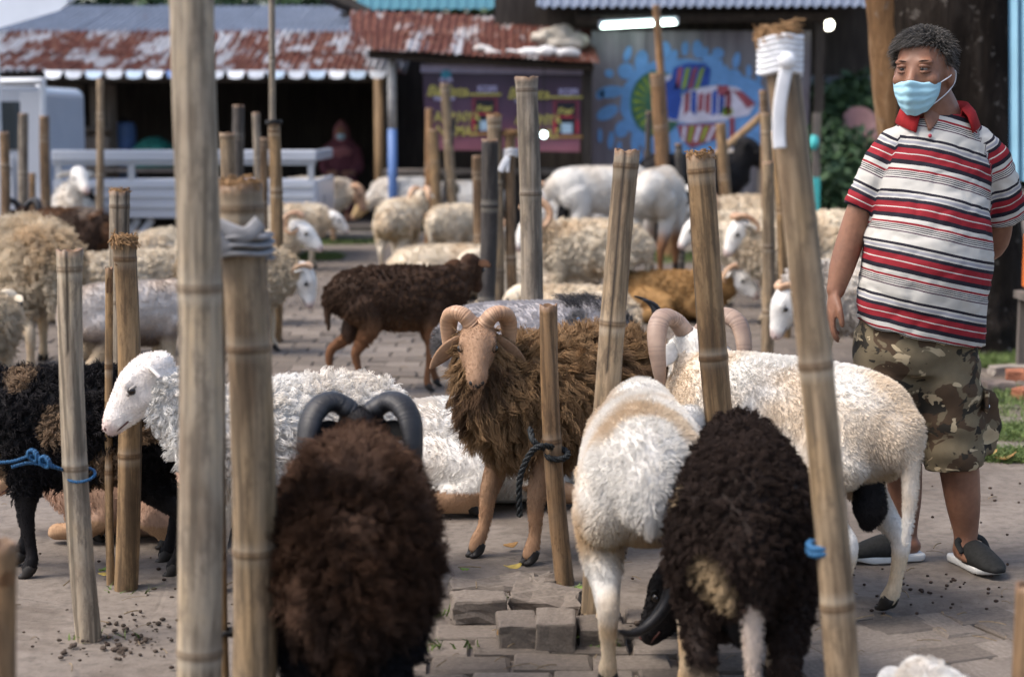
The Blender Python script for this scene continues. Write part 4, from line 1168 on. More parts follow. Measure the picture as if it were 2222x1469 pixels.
def sheep(name, label, base, yaw, k=.9, coat=None, typ='wool', L=.04, n=12000, hair_r=.0014, horns=None, hornsize=1.0, horncol='tan', voxel=.014,
          pose='stand', ear=.105, droop=.35, seed=1, cat='sheep', legline=.30, faceskin='pink', squint=False, earback=.35, hornpx=None, eyes=True, hoofs=True, barefront=False, det=5, dz=0.0, mane=None, group='sheep tethered in the yard', **bk):
    rng = np.random.default_rng(seed)
    if typ == 'wool': L = L * .62
    b = Beast(pose=pose, rng=rng, **bk)
    b.legline = legline if pose != 'lie' else .09
    b.barefront = barefront
    me = b.skin(voxel)
    p = G(*base)
    o = link(name, me, HIDE, smooth=True)
    o.location = (p.x, p.y, dz); o.rotation_euler = (0, 0, R(yaw)); o.scale = (k, k, k)
    tag(o, label, cat, group)
    zoff = .335 if pose == 'lie' else 0.0
    def cf(P, rg, N=None):
        P = np.array(P, float); h = (P - b.poll) @ b.hx / b.hs
        P[:, 2] += zoff * ((rg == 0) | (rg == 1) | (rg == 5) | (((rg == 3) | (rg == 4)) & (P[:, 2] > .10)))
        C = coat(P, rg, seed)
        if faceskin == 'pink':
            w = (.55 * sstep(h, .205, .25) * (rg == 2) * (C.mean(1) > .2))[:, None]
            C = C * (1 - w) + np.array([.46, .27, .24]) * w
        return C
    col = cf(b.V, b.reg)
    dark = np.where(((b.reg == 0) | (b.reg == 1)), .8, 1.0) if typ != 'short' else np.ones(len(b.V))
    set_col(me, np.clip(col * dark[:, None], 0, .95))
    if n: fleece(b, o, n, typ, L, cf, rng, hair_r, detail=det)
    if hornpx:
        iv = (Matrix.Translation(o.location) @ Matrix.Rotation(R(yaw), 4, 'Z') @ Matrix.Scale(k, 4)).inverted()
        make_horn(b, np.array([iv @ AY(x, y, p.y + dy) for x, y, dy in hornpx]), 1, 1, HORN[horncol], o, None)
        make_horn(b, horns, -1, hornsize, HORN[horncol], o, None)
    elif horns:
        for sd in (1, -1): make_horn(b, horns, sd, hornsize, HORN[horncol], o, None)
    hc = coat(np.array([b.H(.06, .06, .03)]), np.array([2]), seed)[0]
    earm = plain('ear_hide', tuple(np.clip(hc * .9, .01, .9)), .8, .1, .15, 60)
    for sd in (1, -1):
        make_ear(b, sd, ear, droop, earm, o, earback)
    if eyes:
        for sd in (1, -1):
            V, F = ell_vf(b.H(.092, .0615 * sd, .003), (.0165, .0155, .0145))
            e = link('eye', mesh('eye', V, F), EYE, o, smooth=True)
            P = np.array([b.H(.068 + .046 * q, (.0715 - .004 * abs(q - .5) - .008 * q) * sd, (.006 if squint else .013) + (.004 if squint else .009) * math.sin(q * math.pi) - .004 * q) for q in np.linspace(0, 1, 7)])
            lidm = plain('eyelid_hide', tuple(np.clip(hc * .45, .008, .5)), .6, .2, .1, 60)
            V, F = tube_vf(P, .0062 if squint else .0046, 6); link('eyelid', mesh('eyelid', V, F), lidm, e, smooth=True)
        sk = PINK if faceskin == 'pink' else HOOF
        for sd in (1, -1):
            V, F = ell_vf(b.H(.253, .0195 * sd, -.026), (.0085, .0095, .009)); link('nostril', mesh('nostril', V, F), DARKSKIN if faceskin == 'pink' else HOOF, o, smooth=True)
        V, F = ell_vf(b.H(.2555, 0, -.035), (.015, .017, .012)); link('nose', mesh('nose', V, F), sk, o, smooth=True)
        P = [b.H(.17 + .085 * math.cos(a), .031 * math.sin(a) * 1.12 if abs(a) < 1.3 else .031 * 1.12 * math.sin(a), -.056 + .004 * math.cos(a * 2)) for a in np.linspace(-1.45, 1.45, 15)]
        V, F = tube_vf(np.array(P), .0032, 6); link('mouth', mesh('mouth', V, F), DARKSKIN, o, smooth=True)
    if hoofs:
        V, F = [], []
        mb = MB()
        for sd in (-1, 1):      # two claws
            pts = [(-.018, .013 * sd, .047), (-.004, .0135 * sd, .026), (.012, .0125 * sd, .010), (.028, .009 * sd, .007)]
            mb.tube(crom(pts, 3), crom(np.array([(.012, .02), (.0145, .022), (.0145, .0105), (.009, .007)]), 3), 8, flat=(0, 0, 1))
        hm = mesh('hoof', mb.V, mb.F)
        for (q, a) in b.hooves:
            lz = q[2] - .030
            link('hoof', hm, HOOF, o, (q[0], q[1], lz), (0, 0, a), smooth=True)
    if mane:
        P, N, vi = sample(me, mane[0], rng, ((b.reg <= 1) & (b.V[:, 0] > .12) & (np.abs(b.V[:, 1]) < .07) & (vnormals(me)[:, 2] > .3)).astype(float) + 1e-9)
        n2 = len(P); t = np.linspace(0, 1, 5)[None, :, None]
        D = N + np.array([-.5, 0, .2]) + rng.normal(0, .2, (n2, 3)); D /= np.linalg.norm(D, axis=1)[:, None]
        l = mane[1] * (.6 + .6 * rng.random(n2))
        PT = P[:, None] + D[:, None] * l[:, None, None] * t + np.array([-.3, 0, -.4]) * l[:, None, None] * t ** 2
        hair_obj('mane', PT, np.full((1, 5), .0011) * np.array([1, 1, .9, .7, .3]), np.array(mane[2])[None] * (.5 + rng.random((n2, 1))), WOOL, o)['kind'] = 'stuff'
    o['_b'] = 0
    del o['_b']
    return o, b

# coats: colour by place on the animal
def coat(main, head=None, leg=None, var=.25, spots=None, belly=None, tail=None, scr=None, dirt=.3, lowleg=None, freq=7):
    main = np.array(main)
    def f(P, rg, seed):
        n = fnoise(P, freq, seed, 3)[:, None]
        C = np.tile(main, (len(P), 1)) * (1 + var * (n - .5) * 2)
        if belly is not None:
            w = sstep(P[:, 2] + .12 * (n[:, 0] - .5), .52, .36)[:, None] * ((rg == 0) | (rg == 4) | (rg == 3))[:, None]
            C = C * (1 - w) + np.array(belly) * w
        if spots is not None:
            for (col, fr, th, sd) in spots:
                m = sstep(fnoise(P, fr, seed + sd, 2), th, th + .06)[:, None] * (rg != 2)[:, None]
                C = C * (1 - m) + np.array(col) * m
        if leg is not None:
            w = (((rg == 3) | (rg == 4)) * sstep(P[:, 2], .42, .30))[:, None]
            C = C * (1 - w) + np.array(leg) * (1 + .3 * (n - .5)) * w
        if lowleg is not None:
            w = (((rg == 3) | (rg == 4)) * sstep(P[:, 2] + .05 * (n[:, 0] - .5), .22, .17))[:, None]
            C = C * (1 - w) + np.array(lowleg) * w
        if head is not None:
            hm = (rg == 2)[:, None]
            C = np.where(hm, np.array(head) * (1 + .5 * (n - .5)) * (1 + .25 * (fnoise(P, 30, seed + 5, 2)[:, None] - .5)), C)
        if tail is not None: C = np.where((rg == 5)[:, None], np.array(tail), C)
        if scr is not None: C = np.where((rg == 6)[:, None], np.array(scr), C)
        d = dirt * sstep(fnoise(P, 5, seed + 31, 3), .42, .66)[:, None] * (C.mean(1) > .25)[:, None] * (rg != 2)[:, None]
        return C * (1 - d) + C * np.array([.80, .62, .42]) * d
    return f
W, CR, DI, BR, DK, BK, TN, GO, GY, RD, FW = (C_[q] for q in ('white', 'cream', 'dirty', 'brown', 'dark', 'black', 'tan', 'gold', 'grey', 'red', 'fawn'))
# ------------------------------------------------------------------ the flock, near to far
def patched(base, spots):
    def f(P, rg, seed):
        C = base(P, rg, seed)
        for (c, r, col) in spots:
            d = np.linalg.norm((P - np.array(c)), axis=1) + .06 * (fnoise(P, 12, seed, 2) - .5)
            w = sstep(d, r, r * .6)[:, None]
            C = C * (1 - w) + np.array(col) * (.7 + .6 * fnoise(P, 20, seed + 2, 2)[:, None]) * w
        return C
    return f
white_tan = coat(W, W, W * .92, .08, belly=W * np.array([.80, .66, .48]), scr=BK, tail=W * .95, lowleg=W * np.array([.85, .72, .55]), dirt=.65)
sheep('sheep', 'black woolly sheep with brown tufts roped in blue to a post', (190, 1238), 182, .86, coat(BK * 1.15, BK, BK, .5, spots=[((.20, .135, .085), 6, .60, 2)], lowleg=BK), 'wool', .055, 30000, .0015, pose='stand', seed=11, voxel=.012, legs=[-.03, .05, -.02, .04], poll=(.5, .0, .62), hpitch=-55, horns='half', horncol='black')
sheep('sheep', 'white woolly sheep in profile behind the tall blurred post, eye nearly shut', (640, 1275), 214, .86, coat(W, W * np.array([1.04, 1.0, 1.0]), W * .9, .06, dirt=.3), 'wool', .045, 30000, .0012, seed=12, voxel=.0095, poll=(.47, -.06, .80), hpitch=-44, hyaw=-32, ear=.10, horns='half', hornsize=.35, droop=.2, squint=True)
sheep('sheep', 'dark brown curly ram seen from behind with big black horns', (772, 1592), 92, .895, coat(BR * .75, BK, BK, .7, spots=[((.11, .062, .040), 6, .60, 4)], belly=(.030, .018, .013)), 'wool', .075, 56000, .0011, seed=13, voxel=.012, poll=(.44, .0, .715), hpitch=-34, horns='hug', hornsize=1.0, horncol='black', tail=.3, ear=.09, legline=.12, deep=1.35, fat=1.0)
sheep('sheep', 'black-brown sheep grazing with back turned and white-tipped tail', (1604, 1532), 84, .91, patched(coat(DK, BK, DK, .5, lowleg=(.36, .28, .20), spots=[((.32, .24, .15), 5, .72, 9)], tail=(.50, .42, .36), scr=BK), [((-.43, .10, .42), .10, (.30, .22, .13))]), 'wool', .038, 46000, .0013, seed=14, voxel=.012, pose='stand', poll=(.36, .14, .26), hyaw=55, hpitch=-50, horns='low', hornsize=1.2, hornpx=[(1475, 1215, .16), (1462, 1262, .14), (1440, 1318, .12), (1405, 1358, .10), (1370, 1374, .08), (1342, 1368, .06)], horncol='black', scrotum=True, deep=1.3, legline=.16, tail=.44, tailbend=-.02, legs=[0, 0, .02, -.05])
sheep('sheep', 'cream white sheep turned away beside the black-brown one', (1392, 1424), 88, .95, white_tan, 'short', .017, 70000, .0008, seed=15, voxel=.012, poll=(.50, -.16, .56), hpitch=-45, ear=.09, droop=1.0, legs=[0, 0, .03, -.06], tail=.16, fat=.92)
sheep('sheep', 'big white ram with ringed curling horns and hanging tail before the man', (1692, 1292), 133, .97, white_tan, 'short', .014, 70000, .0008, seed=16, voxel=.011, poll=(.40, -.05, .72), hyaw=-34, hpitch=-30, horns='bars', hornsize=.95, ear=.09, droop=.9, horncol='grey', scrotum=True, tail=.36, legs=[.0, .02, .03, -.02], fat=1.0)
sheep('sheep', 'tan-faced ram with shaggy brown fleece staring at the camera', (1222, 1186), 222, .94, coat((.235, .145, .075), np.array([.30, .185, .115]), (.27, .165, .10), .45, spots=[((.10, .06, .035), 8, .60, 3)], lowleg=(.36, .21, .12)), 'shaggy', .062, 42000, .0011, seed=17, voxel=.009, hs=.84, faceskin='tan', poll=(.39, .0, .785), hyaw=47, hpitch=-36, horns='face', hornsize=1.08, ear=.15, droop=.75, earback=-.15, barefront=True, legs=[.03, .10, .0, .05], neckw=.95)
sheep('sheep', 'white sheep lying down behind the shaggy ram, tan forelegs stretched', (1065, 1088), 8, .98, coat(W, W, (.42, .27, .17), .08, dirt=.2), 'short', .020, 24000, .0010, pose='lie', seed=18, voxel=.012, poll=(.47, .0, .42), hpitch=-30, tail=.12, legs=[0, 0, 0, 0])
sheep('goat', 'silver grey goat with dark mane and blue collar behind the shaggy ram', (1165, 1000), 10, .90, coat(GY * np.array([1.0, .99, 1.02]), GY, GY * .7, .15, spots=[((.09, .085, .085), 4.5, .66, 6)], dirt=0), 'short', .018, 26000, .001, seed=19, voxel=.012, pose='stand', poll=(.52, .02, .50), hpitch=-50, cat='goat', mane=(900, .07, (.09, .085, .085)), tail=.12, horns='goat', horncol='black')
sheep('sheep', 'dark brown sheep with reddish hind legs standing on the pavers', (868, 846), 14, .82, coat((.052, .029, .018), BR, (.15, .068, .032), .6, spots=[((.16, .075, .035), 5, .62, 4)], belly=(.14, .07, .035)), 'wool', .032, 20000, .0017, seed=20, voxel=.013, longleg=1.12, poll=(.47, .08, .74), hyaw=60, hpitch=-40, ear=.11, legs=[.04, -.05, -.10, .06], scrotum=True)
# behind the brown sheep
sheep('sheep', 'pinkish brown sheep lying behind the black woolly sheep', (330, 1160), 180, .85, coat((.40, .26, .19), FW, FW, .2), 'short', .016, 9000, .0013, pose='lie', seed=21, poll=(.44, 0, .36), legs=[0, 0, 0, 0])
sheep('sheep', 'short-haired grey white sheep with brown flank behind two bamboo posts', (295, 862), 32, .80, coat((.55, .50, .46), W, DI, .2, belly=(.15, .10, .07), dirt=.4), 'short', .02, 14000, .0015, seed=22, poll=(.46, 0, .62), tail=.36)
sheep('sheep', 'shaggy cream sheep standing at the edge left of the weathered post', (75, 800), 118, 1.1, coat(DI * 1.15, CR, DI, .35, dirt=.5), 'wool', .095, 30000, .0015, seed=23, poll=(.50, 0, .70), tail=.3)
sheep('sheep', 'half-hidden shaggy cream sheep cut by the frame near the black sheep', (-45, 880), 75, .72, coat(DI, CR, DI, .35), 'wool', .09, 12000, .0016, seed=24, poll=(.40, 0, .7))
sheep('sheep', 'cream sheep standing behind the grey white sheep, back only', (305, 765), 20, .82, coat(CR, CR, DI, .25), 'wool', .06, 14000, .0018, seed=25, poll=(.46, -.1, .62))
sheep('sheep', 'cream sheep turned away behind the rust-topped bamboo post', (352, 690), 80, .84, coat(CR, CR, DI, .25), 'wool', .05, 8000, .0022, seed=26, poll=(.5, 0, .66))
sheep('sheep', 'cream woolly sheep with head lowered beside the black-banded bamboo', (520, 765), -3, .85, coat(DI * 1.05, W * .9, DI, .3, dirt=.5), 'wool', .055, 14000, .0019, seed=27, poll=(.46, .0, .58), hpitch=-72, horns='half', hornsize=.7, ear=.09)
sheep('ram', 'white-faced ram in profile with one tan spiral horn', (512, 702), -2, .87, coat(CR, W, DI, .25), 'wool', .045, 10000, .002, seed=28, poll=(.50, -.02, .76), hpitch=-36, horns='curl', hornsize=1.05, ear=.08)
sheep('sheep', 'black and white faced sheep peering over the spiral-horned ram', (612, 560), 5, .85, coat(W * .9, W, DI, .2, spots=[(BK, 4, .6, 3)]), 'wool', .04, 6000, .0026, seed=29, poll=(.45, -.03, .58), hyaw=-30, hpitch=-40, horns='goat', horncol='black')
sheep('sheep', 'dirty white sheep with russet head standing at the truck tail by the shop step', (688, 528), -4, 1.0, coat(W * np.array([.8, .74, .66]), (.45, .28, .18), FW, .2, spots=[((.30, .26, .22), 5, .62, 5)]), 'wool', .035, 6000, .003, seed=30, poll=(.46, -.05, .62), hpitch=-65, ear=.12, voxel=.018)
sheep('ram', 'dark brown ram with black horns facing the truck cab', (150, 640), 160, .93, coat((.06, .036, .025), BR, BR, .6, spots=[((.17, .09, .05), 5, .6, 3), ((.2, .16, .13), 4, .66, 8)]), 'wool', .05, 10000, .0023, seed=31, poll=(.42, .03, .70), hyaw=-60, hpitch=-35, horns='bars', hornsize=.95, horncol='black')
sheep('sheep', 'white sheep with black ears raising its head by the truck', (165, 575), -75, 1.08, coat(W, W * 1.02, DI, .1, spots=[(BK, 5, .6, 2)]), 'wool', .035, 7000, .0026, seed=32, poll=(.42, .03, .82), hyaw=20, hpitch=-30, ear=.13)
sheep('sheep', 'cream sheep seen from the rear, wool curled over its rump', (866, 592), 78, .90, coat(CR * 1.12, CR, CR * .9, .2, belly=(.50, .38, .22)), 'wool', .045, 9000, .0025, seed=33, poll=(.5, -.1, .76), horns='half', tail=.16)
sheep('sheep', 'rounded cream sheep with tan horns just right of the rear-view sheep', (990, 592), 55, .84, coat(CR * 1.1, W, CR, .2), 'wool', .045, 7000, .0025, seed=34, poll=(.48, .0, .70))
sheep('sheep', 'cream sheep with tan horn resting right behind the dark brown sheep', (975, 648), 15, 1.05, coat(CR * 1.1, W, CR, .2), 'short', .025, 8000, .0022, pose='lie', seed=35, poll=(.42, .08, .47), hyaw=70, hpitch=-10, horns='curl', hornsize=1.0, ear=.1)
sheep('sheep', 'pale sheep with golden muzzle bending down before the blue painted post', (885, 522), 175, .98, coat(W * .92, (.55, .40, .22), CR, .15), 'wool', .03, 6000, .003, seed=36, poll=(.48, 0, .44), hpitch=-40, voxel=.018)
sheep('goat', 'white goat with black cheek and thin black horns under the banner', (1015, 520), 170, .92, coat(W, (.30, .26, .22), CR, .1, spots=[(BK, 4, .55, 4)]), 'short', .02, 6000, .003, seed=37, poll=(.44, .05, .68), hyaw=-20, horns='goat', hornsize=1.2, horncol='black', cat='goat', voxel=.018)
# centre right
sheep('sheep', 'grey cream smooth sheep lying behind the thick centre post', (1155, 672), 165, 1.05, coat((.50, .45, .38), CR, DI, .2), 'short', .025, 9000, .0022, pose='lie', seed=38, poll=(.42, 0, .36))
sheep('sheep', 'curly cream sheep lying behind the silver grey goat', (1245, 752), 150, .92, coat(CR * 1.05, CR, DI, .25), 'wool', .055, 9000, .0021, pose='lie', seed=39, poll=(.4, 0, .34))
sheep('ram', 'cream curly ram with white face and ribbed tan horn right of centre post', (1275, 692), 168, .93, coat(CR, W * .95, DI, .25, dirt=.5), 'wool', .055, 12000, .0022, seed=40, poll=(.40, .06, .74), hyaw=14, hpitch=-52, horns='curl', hornsize=1.3, ear=.1)
sheep('sheep', 'white sheep head with tan curl below the banner lamp', (1235, 580), 200, .92, coat(W * .95, W, CR, .12), 'wool', .035, 6000, .0028, seed=41, poll=(.30, .0, .74), hyaw=150, hpitch=-45, horns='curl', hornsize=1.1, voxel=.018)
sheep('goat', 'large white goat with black spot standing under the painted wall', (1305, 596), 14, 1.12, coat(W * .80, W * .85, (.5, .36, .24), .08, spots=[(BK, 3.2, .70, 11)], scr=BK), 'short', .014, 8000, .0022, seed=42, poll=(.52, 0, .60), scrotum=True, longleg=1.35, cat='goat', voxel=.016, tail=.15, fat=.9)
sheep('goat', 'large white and russet goat with black legs left of the dark pole', (1425, 632), 72, 1.12, coat(W * .78, W * .7, (.16, .075, .035), .1, belly=(.20, .095, .045), lowleg=BK), 'short', .014, 9000, .0021, seed=43, poll=(.52, .0, .56), longleg=1.4, cat='goat', voxel=.016, tail=.12, fat=.9)
sheep('goat', 'black goat half hidden behind the cracked leaning post', (1500, 556), 8, 1.34, coat(BK, BK, BK, .4), 'short', .016, 5000, .0025, seed=44, poll=(.40, .0, .80), longleg=1.1, cat='goat', voxel=.018)
sheep('ram', 'golden brown sheep with white face lying between two posts', (1462, 696), -6, .88, coat(GO, W * 1.03, GO, .3, belly=(.25, .13, .05)), 'wool', .03, 12000, .0019, pose='lie', seed=45, voxel=.012, poll=(.47, -.04, .38), hyaw=-12, hpitch=-38, horns='half', hornsize=.9, ear=.09)
sheep('sheep', 'white sheep with pink nose looking out behind the leaning post, upper head', (1625, 622), 180, .86, coat(CR * 1.1, W, CR, .12), 'wool', .035, 8000, .0024, seed=46, poll=(.52, 0, .76), hpitch=-48)
sheep('sheep', 'white sheep with pink nose looking out behind the leaning post, lower head', (1640, 664), 182, .86, coat(CR * 1.05, W, CR, .12), 'wool', .035, 8000, .0023, seed=47, poll=(.52, 0, .72), hpitch=-48)
sheep('ram', 'curly cream ram with tan horn bent over its closed eye', (1722, 706), 178, .90, coat(CR, W, DI, .3), 'wool', .055, 12000, .0021, seed=48, voxel=.012, poll=(.40, .03, .76), hyaw=12, hpitch=-55, horns='half', hornsize=1.0, ear=.11, droop=.6)
sheep('sheep', 'white-headed sheep with grey flank standing left of the man', (1866, 850), 168, .92, coat((.42, .39, .36), W * .95, DI, .25, spots=[(W * .85, 4, .55, 3)]), 'wool', .04, 12000, .0019, seed=49, voxel=.012, poll=(.40, .06, .55), hyaw=22, hpitch=-66, horns='half', hornsize=.8)
sheep('sheep', 'pale sheep back seen between the taped post and the man', (1850, 655), 175, .95, coat(CR * 1.1, W, CR, .15), 'wool', .04, 7000, .0025, seed=50, poll=(.45, 0, .6))
sheep('sheep', 'cream sheep far back under the mural shelf', (1632, 575), 170, .90, coat(CR, CR, CR, .15), 'wool', .05, 6000, .0028, seed=51, poll=(.45, 0, .68), voxel=.018, horns='half')
sheep('sheep', 'blurred white back of a sheep at the bottom edge', (2045, 1742), 88, .62, coat(W, W, W, .06), 'wool', .045, 12000, .0013, seed=52, pose='lie', poll=(.46, 0, .30), hpitch=-50)

sheep('sheep', 'cream sheep at the left edge behind the big shaggy one', (-10, 700), 60, .95, coat(CR * .95, CR, DI, .3, dirt=.4), 'wool', .07, 9000, .0022, seed=53, poll=(.48, 0, .66))
sheep('sheep', 'cream sheep lying low behind the thin slat of the fibrous-topped post', (205, 690), 10, 1.1, coat(CR, W * .9, DI, .25, dirt=.4), 'wool', .06, 8000, .0022, pose='lie', seed=54, poll=(.46, .05, .44))
sheep('sheep', 'cream sheep far behind the lashed cane beside the truck tail', (640, 585), 15, .82, coat(CR * 1.05, W, DI, .2), 'wool', .05, 6000, .0026, seed=56, poll=(.42, -.05, .6))
# ------------------------------------------------------------------ bamboo posts
def bamboo_mat():
    k = NT('bamboo', .48, .35)
    oc = k.objcol()
    rnd = k.objrnd()
    mp = k.n('ShaderNodeMapping'); k.l(k.coord(), mp.inputs['Vector']); mp.inputs['Scale'].default_value = (55, 55, 2.2)
    cb = k.n('ShaderNodeCombineXYZ'); k.l(k.math('MULTIPLY', rnd, 50.0), cb.inputs[0]); k.l(k.math('MULTIPLY', rnd, 31.0), cb.inputs[2])
    k.l(cb.outputs[0], mp.inputs['Location'])
    fib = k.noise(1.0, mp.outputs[0], 5, .65)
    c = k.mix(.95, oc, k.ramp(fib, [(.40, .45), (.5, .98), (.60, 1.30)]), 'MULTIPLY')
    mp2 = k.n('ShaderNodeMapping'); k.l(k.coord(), mp2.inputs['Vector']); mp2.inputs['Scale'].default_value = (7, 7, 2.4); k.l(cb.outputs[0], mp2.inputs['Location'])
    bl = k.noise(1.0, mp2.outputs[0], 6, .68, .5)
    c = k.mix(.75, c, k.ramp(bl, [(.36, (.48, .42, .38)), (.5, (.95, .95, .95)), (.64, (1.25, 1.16, 1.0))]), 'MULTIPLY')
    mould = k.noise(4.0, mp2.outputs[0], 6, .75)
    c = k.mix(k.ramp(mould, [(.50, 0.0), (.60, .68)]), c, k.mix(1.0, oc, (.42, .40, .40), 'MULTIPLY'))
    c = k.mix(k.attr('node', 'Fac'), c, k.mix(1.0, oc, (.34, .26, .20), 'MULTIPLY'))
    c = k.mix(k.attr('pale', 'Fac'), c, (.52, .47, .38))
    c = k.mix(k.attr('cut', 'Fac'), c, (.17, .095, .05))
    c = k.mix(k.attr('crack', 'Fac'), c, (.022, .015, .011))
    k.base(c)
    k.rough(k.ramp(bl, [(.3, .62), (.7, .40)]))
    k.bump(k.math('ADD', fib, k.math('MULTIPLY', k.noise(60, detail=4), .4)), .45, .004)
    return k.m
BAMBOO = bamboo_mat()
POST_COLS = {'tan': (.30, .23, .155), 'grey': (.27, .235, .195), 'honey': (.29, .195, .105), 'dark': (.060, .055, .055), 'brown': (.22, .145, .085), 'orange': (.33, .195, .10), 'pale': (.35, .30, .235), 'charred': (.09, .08, .075)}
def bamboo_post(label, top, base, wpx, col='tan', name='bamboo_post', seed=1, inter=.34, flare=.10, ragged=.010, bend=.016, cracks=0, base_y=None, Y=None, ztop=None, group='bamboo posts for tethering', depth=.06, solid=False, taper=.04):
    rng = np.random.default_rng(seed * 13 + 5)
    g = G(*base) if Y is None else None
    if g is None:
        t_ = AY(base[0], base[1], Y); g = Vector((t_.x, Y, 0.0))
        # foot below the frame: extend the line top-base to the ground
        tp = AY(top[0], top[1], Y); s = (tp.z) / max(tp.z - t_.z, 1e-3)
        g = Vector((tp.x + (t_.x - tp.x) * s, Y, 0.0))
    tp = AY(top[0], top[1], g.y)
    d = tp - g; Ln = d.length
    rad = wpx / PXM(g.y, .8) / 2
    nz = max(40, int(Ln / .02)); seg = 28
    z = np.linspace(-depth, Ln, nz)
    nodes = []
    inter = inter * 1.3
    q = rng.uniform(.12, inter)
    while q < Ln - .03:
        nodes.append(q); q += inter * rng.uniform(.75, 1.25) * (.8 + .5 * q / max(Ln, .1))
    if flare: nodes.append(Ln - rng.uniform(.035, .06))
    nodes = np.array(nodes)
    # put rings at every node so the ridges stay crisp
    z = np.unique(np.concatenate([z] + [[m - .011, m - .005, m, m + .005, m + .011] for m in nodes]))
    z = z[z <= Ln]
    dz = np.abs(z[:, None] - nodes[None]).min(1) if len(nodes) else np.ones(len(z))
    r = rad * (1 + taper * (1 - 2 * z / Ln) + .045 * np.exp(-(dz / .007) ** 2) + .02 * np.exp(-(dz / .03) ** 2))
    if flare: r *= 1 + flare * sstep(z, Ln - .05, Ln)
    a = np.arange(seg) * 2 * math.pi / seg
    bx, by = bend * math.sin(rng.random() * 6.28), bend * math.cos(rng.random() * 6.28)
    cx = bx * np.sin(z / Ln * math.pi) + .004 * np.sin(z * 7 + seed); cy = by * np.sin(z / Ln * math.pi)
    oval = 1 + .04 * np.cos(2 * (a + rng.random() * 3))
    dn = fnoise(np.stack([np.repeat(np.cos(a)[None], len(z), 0).ravel(), np.repeat(np.sin(a)[None], len(z), 0).ravel(), np.repeat(z * 7, seg)], 1), 1.3, seed + 3, 3).reshape(len(z), seg)
    oval = oval[None] * (1 + .06 * (dn - .5))
    V = np.stack([cx[:, None] + r[:, None] * np.cos(a) * oval, cy[:, None] + r[:, None] * np.sin(a) * oval, np.repeat(z[:, None], seg, 1)], 2)
    rag = ragged * (fnoise(np.stack([np.cos(a), np.sin(a), np.full(seg, seed * 3.1)], 1), 3.0, seed, 3) - .5) * 2
    V[-1, :, 2] += rag; V[-2, :, 2] += rag * .4
    n1 = len(z)
    crk = np.zeros((n1, seg)); 
    for c in range(cracks):
        j = int(rng.integers(seg)) if c else int(seg * .78)
        lo = Ln * rng.uniform(.35, .75) if c else Ln * .25
        m = z > lo
        crk[m, j] = 1
        V[m, j, 0] *= .96; V[m, j, 1] *= .96
    inner = []
    for f, zz in ((.80, 0.0), (.80, -.07), (.02, -.075)):
        ring = V[-1].copy(); ring[:, 0] = cx[-1] + (ring[:, 0] - cx[-1]) * f; ring[:, 1] = cy[-1] + (ring[:, 1] - cy[-1]) * f
        ring[:, 2] += zz if not solid else zz * .1
        inner.append(ring)
    A = np.concatenate([V.reshape(-1, 3)] + inner)
    nr = n1 + 3
    i = np.arange(nr - 1)[:, None] * seg; j = np.arange(seg)[None]
    F = np.stack([i + j, i + (j + 1) % seg, i + seg + (j + 1) % seg, i + seg + j], 2).reshape(-1, 4).tolist()
    F.append(tuple(range(seg))[::-1]); F.append(tuple((nr - 1) * seg + k for k in range(seg)))
    me = mesh(name, A, F)
    pad = lambda v, e: np.concatenate([np.repeat(v, seg), np.full(3 * seg, e)])
    set_float(me, pad(np.exp(-((dz - .004) / .0040) ** 2) * .8, 0), 'node')
    set_float(me, pad(np.exp(-((dz - .017) / .007) ** 2) * .28, 0), 'pale')
    set_float(me, pad(sstep(z, Ln - .012, Ln) * .9, 1), 'cut')
    set_float(me, np.concatenate([crk.ravel(), np.zeros(3 * seg)]), 'crack')
    o = link(name, me, BAMBOO, smooth=True)
    c0 = np.array(POST_COLS[col]) * rng.uniform(.70, .88) * np.array([1.04, 1.0, .94])
    o.color = (*c0, 1)
    o.location = g
    o.rotation_euler = d.to_track_quat('Z', 'Y').to_euler()
    tag(o, label, 'post', group)
    return o, g, tp, rad
def ring_band(name, label, post, frac_px, turns, thick, mat, cat, rscale=1.05, height=.03, tails=None, wob=.15):
    """cord or cloth wound round a post at a pixel height"""
    o, g, tp, rad = post
    f = (AY(g.x, frac_px, g.y).z - g.z) / (tp.z - g.z)
    c = g + (tp - g) * f
    t = np.linspace(0, turns * 2 * math.pi, int(turns * 28))
    P = np.stack([c.x + rad * rscale * np.cos(t), c.y + rad * rscale * np.sin(t), c.z + height * (t / t.max() - .5) + .003 * np.sin(t * 3)], 1)
    V, F = tube_vf(P, thick if np.isscalar(thick) else np.tile(thick, (len(P), 1)), 8, True, up=(0, 0, 1) if not np.isscalar(thick) else None)
    b = link(name, mesh(name, V, F), mat, smooth=True)
    tag(b, label, cat)
    return b, c
